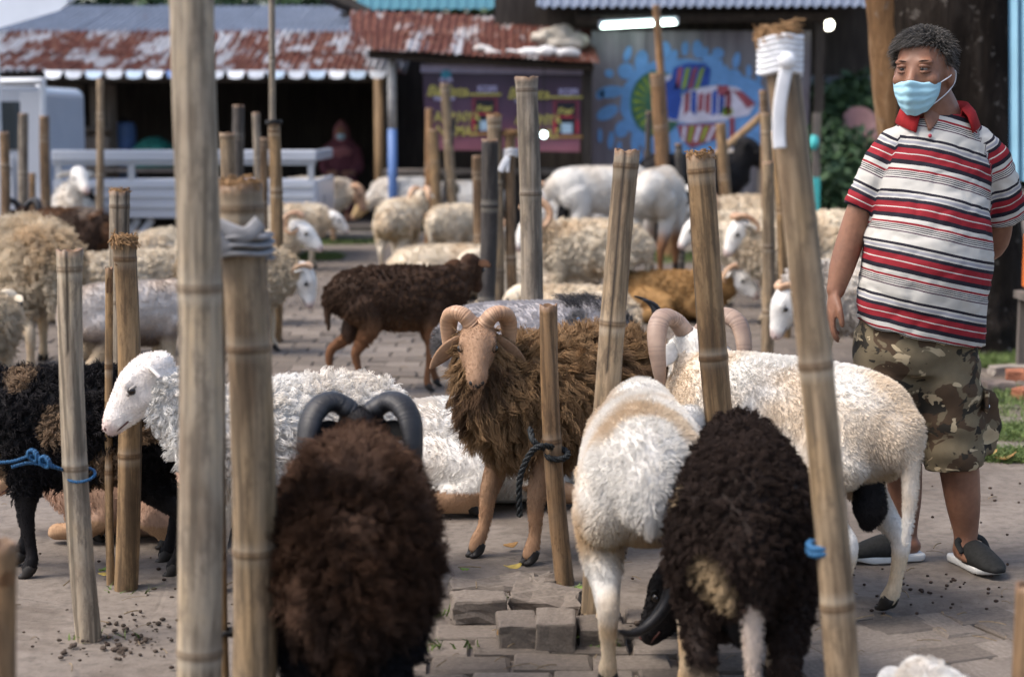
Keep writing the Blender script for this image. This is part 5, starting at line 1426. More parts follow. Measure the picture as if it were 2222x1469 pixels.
def fibre_top(label, post, mat, n=500, size=.03, seed=1, spread=1.15, up=.02):
    """frayed fibres clinging to the rim of a cut post"""
    o, g, tp, rad = post
    rng = np.random.default_rng(seed)
    a = rng.random(n) * 6.28
    P = np.stack([rad * spread * np.cos(a) * rng.uniform(.6, 1, n), rad * spread * np.sin(a) * rng.uniform(.6, 1, n), np.full(n, 0.0) + rng.normal(0, .006, n)], 1)
    D = np.stack([np.cos(a) * .2 - np.sin(a) * 1.0, np.sin(a) * .2 + np.cos(a) * 1.0, rng.normal(0.0, .3, n)], 1) + rng.normal(0, .35, (n, 3))
    t = np.linspace(0, 1, 4)[None, :, None]
    PT = P[:, None] + D[:, None] * size * t * rng.random(n)[:, None, None] + np.array([0, 0, -.4]) * size * t ** 2
    Ln = (tp - g).length
    h = hair_obj('frayed_fibres', PT + np.array([0, 0, Ln + up * .2]), np.full((1, 4), .0016), np.tile(np.array([.25, .15, .075]), (n, 1)) * rng.uniform(.5, 1.4, (n, 1)), WOOL, o)
    h['kind'] = 'stuff'

post = bamboo_post
# near, out of focus
N1 = post('thick blurred pale post running off the top in the foreground', (414, -60), (424, 1469), 94, 'pale', Y=3.35, seed=1, inter=.55, cracks=0)
N2 = post('blurred foreground post with grey cloth knotted below its rough rim', (520, 402), (542, 1469), 100, 'tan', Y=3.55, seed=2, cracks=2, flare=.06, inter=.42)
N3 = post('thin yellow bamboo stick tied to the cloth-knotted post', (480, 560), (490, 1469), 24, 'honey', Y=3.72, seed=3, flare=0, inter=.30)
N4 = post('post with white tape round its fibrous top and blue rope low down', (1688, 72), (1822, 1469), 72, 'tan', Y=3.50, seed=4, inter=.42, cracks=0, bend=.02)
N5 = post('blurred brown post stub at the bottom corner below the black sheep', (6, 1176), (14, 1469), 66, 'brown', Y=2.9, seed=5, flare=0)
N6 = post('blurred brown post edge at the far bottom corner past the man', (2238, 1270), (2222, 1469), 70, 'brown', Y=3.2, seed=6, flare=0)
# in focus
M1 = post('weathered grey post roped in blue before the black sheep', (152, 543), (193, 1382), 54, 'pale', seed=7, cracks=2, inter=.46)
M2 = post('brown post with crumbling fibrous top beside the weathered one', (269, 522), (273, 1280), 50, 'honey', seed=8, cracks=1, inter=.5)
M2b = post('thin split bamboo slat leaning on the fibrous-topped post', (237, 582), (240, 1268), 17, 'honey', seed=9, flare=0, inter=.3)
M3 = post('split grey post with long cracks behind the fibrous-topped post', (260, 415), (262, 1010), 46, 'pale', seed=10, cracks=4, flare=.05)
M4 = post('tall thick centre post with flared rim and pale ring', (1142, 168), (1150, 985), 49, 'grey', seed=11, cracks=1, inter=.5, flare=.13)
M5 = post('slanting post right of centre, ragged flat top and two cracks', (1361, 327), (1288, 1336), 55, 'tan', seed=12, cracks=2, inter=.4, flare=.04, ragged=.014)
M6 = post('short brown post roped to the shaggy ram', (1190, 662), (1226, 1268), 42, 'brown', seed=13, cracks=1, inter=.36, ragged=.016, flare=0)
M7 = post('leaning brown post with dark crack between the white ram and goats', (1520, 337), (1610, 1325), 60, 'honey', seed=14, cracks=2, inter=.46, flare=.03)
M8 = post('black mottled bamboo post next to the thick centre post', (1063, 303), (1046, 800), 36, 'dark', seed=15, inter=.4, flare=0)
M9 = post('tan post with fibrous rim right behind the black mottled post', (1072, 252), (1079, 720), 32, 'tan', seed=16, inter=.42)
M10 = post('post with white cloth strip tied under its frayed top', (1107, 288), (1116, 720), 24, 'brown', seed=17, inter=.5, flare=0)
M11 = post('short brown post left of the black mottled post', (1036, 338), (1042, 640), 24, 'brown', seed=18, flare=0)
M12 = post('bamboo post by the spiral-horned ram with long thin cane lashed above', (594, 268), (598, 742), 27, 'honey', seed=19, inter=.45, flare=.04)
M12b = post('long thin cane rising out of the frame from the lashed post', (590, -30), (600, 735), 15, 'grey', seed=20, flare=0, inter=.6, solid=True)
# far
FAR = [
 ('dark grey post behind the flared-rim short post', (517, 229), (514, 640), 27, 'charred', 0), ('tan post with flared rim seen above the cloth-knotted post', (492, 289), (497, 660), 33, 'tan', .14),
 ('thin pale stake left of the lashed cane', (555, 245), (562, 610), 18, 'grey', 0), ('short weathered stake tight against the lashed cane', (573, 299), (572, 640), 17, 'brown', .05),
 ('two-tone stake with blackened foot before the truck bed', (217, 172), (211, 606), 17, 'tan', 0), ('reddish brown stake at the truck cab corner', (96, 252), (106, 600), 22, 'brown', 0),
 ('greenish grey stake in front of the truck cab', (51, 247), (53, 600), 21, 'grey', 0), ('stubby brown stake next to the greenish grey one', (70, 376), (70, 600), 15, 'brown', 0), ('grey brown stake at the left frame edge', (9, 287), (8, 640), 22, 'brown', 0),
 ('leaning stake in front of the yellow lettering', (966, 182), (994, 552), 22, 'tan', .1), ('black stick crossing the leaning stake at the banner', (985, 255), (955, 552), 12, 'dark', 0),
 ('orange stake at the left edge of the banner', (931, 236), (930, 552), 17, 'orange', 0), ('yellowish jointed stake in front of the orange stake', (940, 281), (952, 560), 21, 'honey', 0),
 ('long bright cane leaning across the painted fish', (1424, 12), (1462, 556), 17, 'orange', 0), ('thick bright stub leaning on the long cane', (1424, 160), (1456, 560), 28, 'orange', .03),
 ('thin black stake before the painted fish tail', (1408, 242), (1409, 552), 13, 'charred', 0), ('dark stake between the russet goat and the leaning post', (1472, 312), (1476, 610), 17, 'dark', 0),
 ('yellow stake leaning before the painted wall bench', (1564, 268), (1590, 570), 25, 'honey', 0), ('brown jointed stake behind the grey-topped stake', (1657, 196), (1664, 600), 20, 'brown', .05),
 ('thick jointed stake left of the white-taped post', (1662, 246), (1668, 640), 24, 'tan', 0), ('grey-topped stake beside the lying white-faced sheep', (1666, 351), (1664, 790), 28, 'tan', 0),
 ('thin honey stake half behind the white-taped post', (1684, 285), (1705, 730), 22, 'honey', 0),
]
FPOST = {}
for i, (lab, top, base, w, c, fl) in enumerate(FAR):
    FPOST[i] = post(lab, top, base, w, c, seed=30 + i, flare=fl, inter=.4, name='bamboo_stake' if w < 23 else 'bamboo_post')
# prop leaning by the bench
q0, q1 = AY(1550, 340, 19.4), AY(1652, 252, 19.8)
V, F = tube_vf(crom([q0, (q0 + q1) / 2 + Vector((0, 0, -.01)), q1], 4), .045, 12)
o = link('bamboo_prop', mesh('bamboo_prop', V, F), BAMBOO_W, smooth=True); tag(o, 'slanting bamboo prop against the painted wall', 'pole')

fibre_top('', M2, None, 900, .018, 3, 1.05); fibre_top('', N4, None, 1100, .022, 4, 1.12); fibre_top('', M10, None, 600, .03, 5, 1.2); fibre_top('', M9, None, 350, .012, 6, 1.05); fibre_top('', M7, None, 300, .010, 7, 1.0); fibre_top('', M3, None, 300, .010, 8, 1.0); fibre_top('', N2, None, 400, .012, 9, 1.0)

# ------------------------------------------------------------------ cords and cloths
def rope_mat(name, a):
    k = NT(name, .6, .3)
    w = k.n('ShaderNodeTexWave'); k.l(k.coord(), w.inputs['Vector']); w.inputs['Scale'].default_value = 60; w.inputs['Distortion'].default_value = 1.5
    k.base(k.ramp(w.outputs['Fac'], [(.2, tuple(x * .45 for x in a)), (.7, a)]))
    k.bump(w.outputs['Fac'], .5, .003)
    return k.m
BLUE_R, BLACK_R = rope_mat('blue_rope', (.03, .13, .28)), rope_mat('black_rope', (.018, .022, .024))
def rope(name, label, P, r, mat, cat='rope', twist=True):
    P = crom(P, 8)
    mb = MB()
    if twist:
        L = np.concatenate([[0], np.cumsum(np.linalg.norm(np.diff(P, axis=0), axis=1))])
        n = max(30, int(L[-1] / .0035)); li = np.linspace(0, L[-1], n)
        Q = np.stack([np.interp(li, L, P[:, k]) for k in range(3)], 1)
        T = np.gradient(Q, axis=0); T /= np.linalg.norm(T, axis=1)[:, None]
        u = np.cross(T, [.3, .2, .9]); u /= np.linalg.norm(u, axis=1)[:, None]; w = np.cross(T, u)
        for s in range(3):
            a = li / (r * 7) * 6.28 + s * 2.094
            mb.tube(Q + (u * np.cos(a)[:, None] + w * np.sin(a)[:, None]) * r * .52, r * .56, 6)
    else: mb.tube(P, r, 8)
    o = mb.build(name, mat, smooth=True); tag(o, label, cat); return o
def onpost(p, py, ang=0, k=1.12):
    o, g, tp, rad = p
    f = (AY(g.x, py, g.y).z - g.z) / (tp.z - g.z); c = g + (tp - g) * f
    return np.array([c.x + rad * k * math.cos(ang), c.y + rad * k * math.sin(ang), c.z])
# blue tether on M1: loop round the post, two knots, line to the neck
pts = [onpost(M1, 1030, a) + np.array([0, 0, .012 * math.sin(a)]) for a in np.linspace(2.9, 2.9 + 6.0, 14)]
kn = np.array(AY(98, 1002, G(193, 1382).y - .07)); kn2 = np.array(AY(72, 988, G(193, 1382).y - .07))
rope('rope', 'blue tether rope looped round the weathered grey post', [np.array(AY(-60, 1003, G(193, 1382).y - .10)), np.array(AY(20, 1002, G(193, 1382).y - .09)), kn2, kn] + pts + [kn + np.array([.01, 0, -.012]), kn2 + np.array([-.01, 0, -.02]), np.array(AY(25, 1013, G(193, 1382).y - .08))], .0042, BLUE_R)
kx = MB()
for c in (kn, kn2):
    t = np.linspace(0, 2 * math.pi * 2, 50)
    kx.tube(np.stack([c[0] + .012 * np.sin(t * 1.5), c[1] + .010 * np.cos(t), c[2] + .014 * np.cos(t * 1.5 + .5)], 1), .0042, 6)
kx.build('knot', BLUE_R, bpy.data.objects['rope'], smooth=True)
ring_band('rope', 'blue rope wound low round the white-taped post', N4, 1190, 2.0, .008, BLUE_R, 'rope', 1.1, .022)
pts = [onpost(M6, 985, a) + np.array([0, 0, .01 * math.sin(a)]) for a in np.linspace(1.2, 1.2 + 7.5, 16)]
yb = M6[1].y
rope('rope', 'black braided rope from the short brown post to the shaggy ram', [np.array(AY(1128, 1120, yb - .04)), np.array(AY(1128, 1040, yb - .05)), np.array(AY(1150, 985, yb - .06)), np.array(AY(1175, 968, yb - .06))] + pts + [np.array(AY(1160, 960, yb - .03)), np.array(AY(1150, 930, yb + .02))], .0095, BLACK_R)
ring_band('cord', 'black band tying the thin cane to its post', M12, 266, 2.0, .007, BLACK, 'band', 1.22, .02)
ring_band('cord', 'black rubber band on the thin yellow bamboo stick', N3, 1372, 1.6, .006, BLACK, 'band', 1.2, .016)
# white tape on N4, with hanging tail
b, c = ring_band('tape', 'white tape wrapped under the fibrous top with a long tail', N4, 122, 7.0, (.010, .006), CLOTH_W, 'tape', 1.1, .075)
def strip(P, w, th, name, mat, parent, up=(0, 1, 0)):
    D = crom(P, 8); V, F = tube_vf(D, np.tile((w, th), (len(D), 1)), 8, True, up=up)
    return link(name, mesh(name, V, F), mat, parent, smooth=True)
y4 = N4[1].y
strip([np.array(AY(1712, 128, y4 - .052)), np.array(AY(1702, 170, y4 - .055)), np.array(AY(1692, 230, y4 - .05)), np.array(AY(1690, 290, y4 - .045)), np.array(AY(1692, 322, y4 - .045))], .013, .0015, 'tape_tail', CLOTH_W, b)
V, F = ell_vf(tuple(AY(1708, 132, y4 - .058)), (.018, .012, .016)); link('knot', mesh('knot', V, F), CLOTH_W, b, smooth=True)
b, c = ring_band('cloth_strip', 'white cloth strip knotted on the frayed-top post', M10, 332, 4.0, (.009, .005), CLOTH_W, 'cloth', 1.15, .05)
y10 = M10[1].y
strip([np.array(AY(1103, 340, y10 - .04)), np.array(AY(1095, 352, y10 - .05)), np.array(AY(1085, 373, y10 - .05))], .02, .0015, 'loose_end', CLOTH_W, b)
strip([np.array(AY(1104, 342, y10 - .04)), np.array(AY(1102, 358, y10 - .045)), np.array(AY(1101, 374, y10 - .045))], .010, .0015, 'loose_end', CLOTH_W, b)
b, c = ring_band('cloth_strip', 'grey cloth strip knotted round the blurred foreground post', N2, 535, 3.0, (.018, .006), CLOTH_G, 'cloth', 1.1, .05)
y2 = N2[1].y
strip([np.array(AY(500, 545, y2 - .06)), np.array(AY(470, 520, y2 - .065)), np.array(AY(468, 490, y2 - .06)), np.array(AY(530, 510, y2 - .062)), np.array(AY(566, 482, y2 - .055))], .016, .004, 'knot_end', CLOTH_G, b)
# collar on the silver goat
yg = G(1165, 1000).y
rope('collar', 'blue cord collar on the silver grey goat', [np.array(AY(1254, 690, yg - .11)), np.array(AY(1266, 720, yg - .13)), np.array(AY(1271, 760, yg - .12)), np.array(AY(1266, 800, yg - .08))], .006, BLUE_R, 'collar', False)
# ------------------------------------------------------------------ the man
def skin_mat(name, a, b):
    k = NT(name, .5, .35)
    c = k.ramp(k.noise(9, detail=5), [(.3, a), (.7, b)])
    k.base(k.mix(.5, c, k.ramp(k.noise(60, detail=4), [(.3, .75), (.7, 1.15)]), 'MULTIPLY'))
    k.b.inputs['Subsurface Weight'].default_value = .08
    k.b.inputs['Subsurface Radius'].default_value = (.02, .008, .005)
    k.b.inputs['Subsurface Scale'].default_value = .3
    k.bump(k.noise(160, detail=3), .15, .002)
    return k.m
SKIN = skin_mat('brown_skin', (.175, .080, .048), (.25, .122, .074))
def man_build():
    mp = G(2032, 1226)
    root = empty('person', (mp.x, mp.y, 0))
    tag(root, 'man in striped red, white and black polo and camouflage shorts wearing a blue mask', 'person')
    rng = np.random.default_rng(8)
    b = MB()
    def loft(mbx, P, r, up=None, seg=16, dome=.7, sub=4):
        P = np.asarray(P, float); r = np.array([(q, q) if np.isscalar(q) else q for q in r], float)
        D = crom(np.hstack([P, r]), sub); V, F = tube_vf(D[:, :3], np.maximum(D[:, 3:], .003), seg, True, up, dome=dome); mbx.add(V, F); return D
    # head axes
    ya = R(33)
    f = np.array([-math.sin(ya), -math.cos(ya), -.03]); f /= np.linalg.norm(f)
    s = np.cross(f, [0, 0, 1]); s /= np.linalg.norm(s)      # s: towards his right side of the picture's left?
    u = np.cross(s, f)
    s = -s                                                     # s now points to picture right
    hc = np.array([-.092, -.02, 1.535])
    def H(x, y, z): return hc + s * x + f * y + u * z         # x right in picture, y forward, z up
    HM = Matrix(((s[0], f[0], u[0]), (s[1], f[1], u[1]), (s[2], f[2], u[2])))
    def E(x, y, z, rx, ry, rz): b.add(*ell_vf(H(x, y, z), (rx, ry, rz), HM, 18, 12))
    E(0, -.012, .032, .080, .098, .090)          # skull
    E(0, .022, .000, .073, .075, .092)           # face
    E(0, .030, -.055, .062, .062, .062)          # jaw
    E(0, .060, -.092, .032, .030, .022)          # chin
    for q in (-1, 1):
        E(.047 * q, .060, -.022, .026, .024, .024)    # cheek
        E(.030 * q, .079, .031, .030, .017, .012)     # brow
        E(.083 * q, -.012, -.012, .012, .022, .034)   # ear
        E(.017 * q, .088, -.036, .011, .013, .010)    # nostril wing
    loft(b, [H(0, .080, .028), H(0, .092, .0), H(0, .106, -.030), H(0, .096, -.042)], [(.010, .010), (.012, .012), (.017, .015), (.012, .010)], up=f)
    loft(b, [H(.0, -.03, -.03), (-.072, .0, 1.46), (-.050, .01, 1.40), (-.045, .015, 1.32)], [(.070, .072), (.076, .074), (.086, .078), (.11, .08)], up=(0, -1, 0))
    # trunk inside the clothes
    loft(b, [(-.05, .0, 1.36), (-.055, .0, 1.25), (-.075, -.01, 1.05), (-.085, -.01, .90), (-.08, .0, .74)], [(.08, .06), (.13, .085), (.155, .12), (.16, .13), (.15, .12)], up=(0, -1, 0))
    # arm hanging by the post
    loft(b, [(-.17, 0, 1.295), (-.232, .004, 1.21), (-.266, .008, 1.12), (-.292, .012, 1.03), (-.318, .004, .945), (-.335, -.005, .885), (-.340, -.008, .865)], [.036, .040, .042, .043, .040, .031, .029], up=(0, -1, 0))
    loft(b, [(-.338, -.006, .875), (-.345, -.01, .845), (-.350, -.012, .805), (-.352, -.014, .788)], [(.020, .026), (.018, .036), (.0165, .039), (.014, .034)], up=(0, -1, 0))
    for k, (dy, L, cu) in enumerate(((-.030, .068, .4), (-.011, .078, .55), (.008, .072, .7), (.025, .058, .8))):   # four fingers
        p0 = np.array([-.352, -.012 + dy, .795])
        p1 = p0 + np.array([.002, .0, -L * .45]); p2 = p1 + np.array([.012 * cu, .0, -L * .35]); p3 = p2 + np.array([.022 * cu, 0, -L * .24])
        loft(b, [p0 + np.array([0, 0, .01]), p1, p2, p3], [.0095, .009, .0085, .0075], seg=10, dome=.9)
    loft(b, [(-.340, -.036, .845), (-.335, -.058, .815), (-.330, -.064, .785), (-.327, -.062, .765)], [.013, .0115, .010, .008], seg=10, dome=.9)
    # arm folded behind the back
    loft(b, [(.09, .01, 1.29), (.16, .03, 1.19), (.175, .07, 1.09), (.17, .12, 1.0), (.10, .20, .965), (.0, .245, .95), (-.06, .25, .945)], [.045, .047, .048, .046, .042, .033, .028], up=(0, 0, 1))
    loft(b, [(-.05, .248, .945), (-.12, .25, .935), (-.16, .25, .93)], [(.02, .036), (.017, .038), (.010, .028)], up=(0, 0, 1))
    # legs
    loft(b, [(-.165, .0, .80), (-.15, .02, .62), (-.115, .05, .46), (-.10, .075, .34), (-.085, .085, .20), (-.078, .09, .10), (-.08, .09, .05)], [.09, .085, .062, .062, .052, .036, .040])
    loft(b, [(-.01, .0, .80), (.005, -.01, .62), (.03, -.02, .46), (.055, -.015, .33), (.075, -.01, .20), (.088, -.005, .10), (.088, -.01, .05)], [.095, .09, .066, .063, .054, .038, .042])
    loft(b, [(-.06, .085, .045), (-.13, .06, .040), (-.19, .035, .03)], [(.040, .030), (.043, .026), (.034, .018)], up=(0, 0, 1))
    loft(b, [(.088, .01, .045), (.105, -.06, .040), (.125, -.12, .03)], [(.040, .030), (.045, .026), (.034, .018)], up=(0, 0, 1))
    body = link('body', remesh(b, .0062, 3), SKIN, root, smooth=True)
    # eyes, lids, brows
    EW = plain('eye_white', (.22, .18, .16), .3, .5, .05); LID = skin_mat('eyelid_skin', (.150, .067, .041), (.21, .10, .062)); BROWC = plain('eyebrow', (.055, .032, .024), .9, .1, .3, 80)
    for q in (-1, 1):
        c = H(.031 * q, .0800, .010)
        e = link('eye', mesh('eye', *ell_vf(c, (.0125, .0120, .0120))), EW, root, smooth=True)
        link('iris', mesh('iris', *ell_vf(c + f * .0078 + s * -.0020, (.0068, .0068, .0062))), EYE, e, smooth=True)
        P = [H(.031 * q + t * .021, .0905 - t * t * .013, .0160 + .0034 * (1 - t * t)) for t in np.linspace(-1, 1, 11)]
        link('eyelid', mesh('eyelid', *tube_vf(np.array(P), .0020 + .0045 * np.sin(np.linspace(.15, math.pi - .15, 11)), 8)), LID, e, smooth=True)
        P = [H(.031 * q + t * .021, .0890 - t * t * .012, .0035 - .0018 * (1 - t * t)) for t in np.linspace(-1, 1, 11)]
        link('eyelid', mesh('eyelid', *tube_vf(np.array(P), .0016 + .0036 * np.sin(np.linspace(.15, math.pi - .15, 11)), 8)), LID, e, smooth=True)
        P = [H(.031 * q + t * .022, .094 - abs(t) * .011, .0305 + .004 * (1 - t * t) + .002 * t * q) for t in np.linspace(-1, 1, 9)]
        link('eyebrow', mesh('eyebrow', *tube_vf(np.array(P), np.stack([.0018 + .0036 * np.sin(np.linspace(.2, 2.9, 9)), np.full(9, .0022)], 1), 8)), BROWC, root, smooth=True)
    # hair
    V = verts(body.data); N = vnormals(body.data)
    loc = (V - hc) @ np.stack([s, f, u], 1)
    line = .078 - .080 * sstep(-loc[:, 1], -.055, .02) - .03 * sstep(-loc[:, 1], .02, .07)
    w = ((loc[:, 2] > line) & (loc[:, 2] < .2) & (np.abs(loc[:, 0]) < .12) & (loc[:, 1] < .10)).astype(float)
    w *= ~((np.abs(loc[:, 0]) > .076) & (loc[:, 2] < .02) & (loc[:, 1] > -.035))
    n = 9000
    P, Q, vi = sample(body.data, n, rng, w + 1e-9)
    lo = (P - hc) @ np.stack([s, f, u], 1)
    D = Q * .75 + np.outer(np.ones(n), f * .05 + s * -.40 + np.array([0, 0, .25])) + rng.normal(0, .30, (n, 3))
    fr = sstep(lo[:, 1], .02, .08)[:, None]
    D += fr * (f * .35 - s * .5)
    D /= np.linalg.norm(D, axis=1)[:, None]
    l = (.022 + .024 * sstep(lo[:, 2], .03, .11)) * (.6 + .7 * rng.random(n))
    t = np.linspace(0, 1, 6)[None, :, None]
    ph = fnoise(P, 22, 3, 2)[:, None, None] * 18
    PT = P[:, None] + D[:, None] * l[:, None, None] * t + np.array([0, 0, -.55]) * l[:, None, None] * t ** 2 + (s * np.sin(ph + t * 5) + f * np.cos(ph + t * 4)) * .0045 * t
    g = (.038 + .15 * rng.random(n) ** 2.2)[:, None] * np.array([[1.0, .93, .86]])
    hair_obj('hair', PT, np.array([[1, 1, .95, .85, .6, .3]]) * .00075, g, WOOL, root)['kind'] = 'stuff'
    # mask
    MASK = plain('mask_blue', (.33, .56, .66), .75, .15, .06, 20)
    nu, nv = 30, 22
    V = []; F = []
    for i in range(nv + 1):
        v = i / nv                                    # 0 top .. 1 bottom
        z = -.030 - .092 * v
        for j in range(nu + 1):
            x = (j / nu * 2 - 1)
            ang = x * 1.10 * (1 - .16 * v * v)
            rx, ry = .083 - .016 * v ** 2, .088 - .022 * v ** 2
            nose = .030 * math.exp(-(x / .26) ** 2) * (1 - .8 * v) 
            pl = .0022 * math.sin(v * 8 * math.pi) * (1 - abs(x) ** 4)
            bul = .010 * math.sin(math.pi * v) * (1 - x * x)
            zz = z + .034 * x * x * v - .006 * v - .010 * (1 - v) * 0 + .006 * math.exp(-(x / .3) ** 2) * (1 - v)
            V.append(H(rx * math.sin(ang), .010 + ry * math.cos(ang) + nose + pl + bul, zz + .0015 * math.sin(x * 13 + v * 9)))
    for i in range(nv):
        for j in range(nu): F.append((i * (nu + 1) + j, i * (nu + 1) + j + 1, (i + 1) * (nu + 1) + j + 1, (i + 1) * (nu + 1) + j))
    mk = link('face_mask', mesh('face_mask', V, F), MASK, root, smooth=True)
    md = mk.modifiers.new('t', 'SOLIDIFY'); md.thickness = .0022; md.offset = 0
    for k2, (x0, col) in enumerate(((nu, 1), (0, -1))):
        top, bot = V[x0], V[nv * (nu + 1) + x0]
        ear = H(.090 * col, -.030, .004); ear2 = H(.088 * col, -.034, -.03)
        link('ear_loop', mesh('ear_loop', *tube_vf(crom([top, (np.array(top) + ear) / 2 + s * .006 * col, ear, ear2, (np.array(bot) + ear2) / 2 + s * .008 * col, bot], 6), .0017, 6)), CLOTH_W, mk, smooth=True)
    # polo shirt
    sb = MB(); S = []
    def sl(P, r, reg, up=None, seg=26, dome=.5):
        D = loft(sb, P, r, up, seg, dome, 6)
        d = np.concatenate([[0], np.cumsum(np.linalg.norm(np.diff(D[:, :3], axis=0), axis=1))])
        for q, e in zip(D, d): S.append((*q[:3], q[3:].mean(), reg, e))
    sl([(-.072, -.005, .745), (-.072, -.012, .84), (-.066, -.022, .95), (-.060, -.018, 1.06), (-.053, -.008, 1.16), (-.046, .0, 1.26), (-.042, .006, 1.345), (-.042, .012, 1.405)],
       [(.199, .182), (.200, .190), (.200, .196), (.192, .178), (.184, .150), (.176, .128), (.150, .104), (.092, .086)], 0, up=(0, -1, 0), seg=36, dome=.01)
    sl([(-.10, .0, 1.345), (-.178, .0, 1.305), (-.235, .004, 1.21), (-.268, .008, 1.12)], [(.050, .062), (.056, .070), (.054, .064), (.054, .062)], 1, up=(0, -1, 0), dome=.05)
    sl([(.01, .0, 1.345), (.098, .01, 1.310), (.165, .04, 1.205), (.195, .075, 1.085)], [(.052, .062), (.062, .074), (.066, .074), (.070, .076)], 2, up=(0, -1, 0), dome=.05)
    me = remesh(sb, .0085, 3)
    V = verts(me); S = np.array(S)
    d = np.stack([np.linalg.norm(V - q[:3], axis=1) - q[3] for q in S], 1)
    i = d.argmin(1); reg = S[i, 4]
    v = np.where(reg == 0, V[:, 2], 0.0)
    for rg in (1, 2):
        T = S[S[:, 4] == rg]
        # distance along the sleeve, interpolated between stations
        a0, a1 = T[6, :3], T[-1, :3]; ax = (a1 - a0) / np.linalg.norm(a1 - a0)
        al = (V - a0) @ ax
        v = np.where(reg == rg, 1.300 - al, v)
    N = vnormals(me)
    wr = fnoise(V * np.array([1, 1, 1.6]), 9, 5, 3) - .5
    wr2 = np.sin((V[:, 0] * .9 + V[:, 2] * .7) * 38 + 4 * fnoise(V, 5, 8, 2)) * sstep(np.abs(V[:, 0] + .07), .08, .2)
    wr3 = np.abs(fnoise(V * np.array([1, 1, 2.2]), 14, 11, 2) - .5) * 2
    V2 = V + N * (.014 * wr + .0035 * wr2 - .006 * (1 - wr3) ** 4)[:, None]
    V2[:, 2] -= .19 * (V[:, 0] + .10) * sstep(V[:, 2], 1.15, .80) * (reg == 0)
    set_verts(me, V2)
    tilt = (.21 - .19 * sstep(V[:, 2], 1.15, .80)) * (V[:, 0] + .06)
    set_float(me, np.where(reg == 0, v + tilt + .6 * (V[:, 0] + .06) ** 2 * sstep(V[:, 2], .95, 1.2) + .012 * (fnoise(V, 4, 2, 2) - .5), v), 'v')
    k = NT('striped_jersey', .85, .15)
    W_, K_, R_, G_, P_ = (.47, .455, .42), (.018, .016, .024), (.23, .018, .026), (.27, .27, .30), (.06, .03, .05)
    st = [(0, K_), (.05, W_), (.08, G_), (.13, W_), (.16, K_), (.22, R_), (.318, W_), (.336, R_), (.44, K_), (.52, W_), (.60, R_), (.64, W_), (.658, K_), (.672, W_), (.694, K_), (.708, W_), (.73, K_), (.744, W_), (.768, P_), (.79, W_)]
    fr = k.math('FRACT', k.math('DIVIDE', k.math('SUBTRACT', 1.171 + 10 * .163, k.attr('v', 'Fac')), .163))
    c = k.ramp(fr, st, 'CONSTANT')
    k.base(k.mix(.35, c, k.ramp(k.noise(8, detail=5), [(.3, .75), (.7, 1.1)]), 'MULTIPLY'))
    k.bump(k.noise(420, detail=2), .2, .001)
    link('polo_shirt', me, k.m, root, smooth=True)
    # collar, placket, button
    RED = plain('red_jersey', (.25, .016, .018), .85, .15, .12, 60)
    nu = 40; V = []; F = []
    for i in range(4):
        for j in range(nu + 1):
            a = R(38) + (2 * math.pi - R(76)) * j / nu         # open at the front
            ax, ay = math.sin(a), -math.cos(a)
            frn = abs(j / nu * 2 - 1) ** 3
            r = (.084, .090, .104 + .010 * frn, .116 + .018 * frn)[i]
            z = (1.415, 1.450, 1.428, 1.392 - .012 * frn)[i] - .026 * frn
            V.append((-.038 + r * ax * 1.04, .012 + r * .95 * ay, z))
    for i in range(3):
        for j in range(nu): F.append((i * (nu + 1) + j, i * (nu + 1) + j + 1, (i + 1) * (nu + 1) + j + 1, (i + 1) * (nu + 1) + j))
    co = link('collar', mesh('collar', V, F), RED, root, smooth=True); md = co.modifiers.new('t', 'SOLIDIFY'); md.thickness = .005; md.offset = 0
    link('button', mesh('button', *ell_vf((-.084, -.100, 1.345), (.0060, .004, .0060))), plain('red_button', (.40, .05, .07), .4, .4, .1), root, smooth=True)
    V = [H(0, 0, 0)]
    P = crom([(-.062, -.054, 1.432), (-.074, -.071, 1.402), (-.084, -.090, 1.362)], 5)
    link('neck_opening', mesh('neck_opening', *tube_vf(P, np.stack([np.linspace(.052, .004, len(P)), np.full(len(P), .006)], 1), 10, True, up=(0, -1, 0))), SKIN, root, smooth=True)
    # camouflage shorts
    hb = MB()
    loft(hb, [(-.085, .0, .79), (-.085, .0, .70), (-.085, .0, .62)], [(.174, .150), (.180, .158), (.160, .14)], up=(0, -1, 0), seg=28, dome=.1)
    loft(hb, [(-.165, .01, .74), (-.165, .02, .60), (-.145, .035, .46), (-.128, .05, .335)], [(.105, .125), (.112, .125), (.100, .108), (.094, .100)], up=(0, -1, 0), seg=24, dome=.05)
    loft(hb, [(-.005, .0, .74), (.010, -.01, .60), (.028, -.015, .46), (.042, -.015, .315)], [(.104, .128), (.108, .126), (.100, .112), (.095, .104)], up=(0, -1, 0), seg=24, dome=.05)
    loft(hb, [(.098, -.01, .55), (.112, -.01, .50), (.116, -.01, .42), (.108, -.01, .37)], [(.010, .06), (.013, .07), (.013, .07), (.008, .055)], up=(1, 0, 0), seg=14, dome=.3)
    me = remesh(hb, .010, 2)
    V = verts(me); N = vnormals(me)
    set_verts(me, V + N * (.020 * (fnoise(V * np.array([1, 1, .7]), 8, 4, 3) - .5) + .004 * np.sin(V[:, 2] * 60 + 8 * fnoise(V, 6, 9, 2)))[:, None])
    k = NT('camouflage_cloth', .9, .12)
    def layer(sc, lo, seedv, col, base):
        n = k.noise(sc, k.mapped((1, 1, 1.35), loc=seedv), 3, .5, .8)
        return k.mix(k.ramp(n, [(lo, 0.0), (lo + .012, 1.0)]), base, col)
    c = layer(9, .50, (3, 1, 2), (.075, .05, .032), (.155, .125, .080))
    c = layer(11, .57, (7, 4, 1), (.034, .030, .024), c)
    c = layer(13, .60, (1, 8, 5), (.42, .34, .22), c)
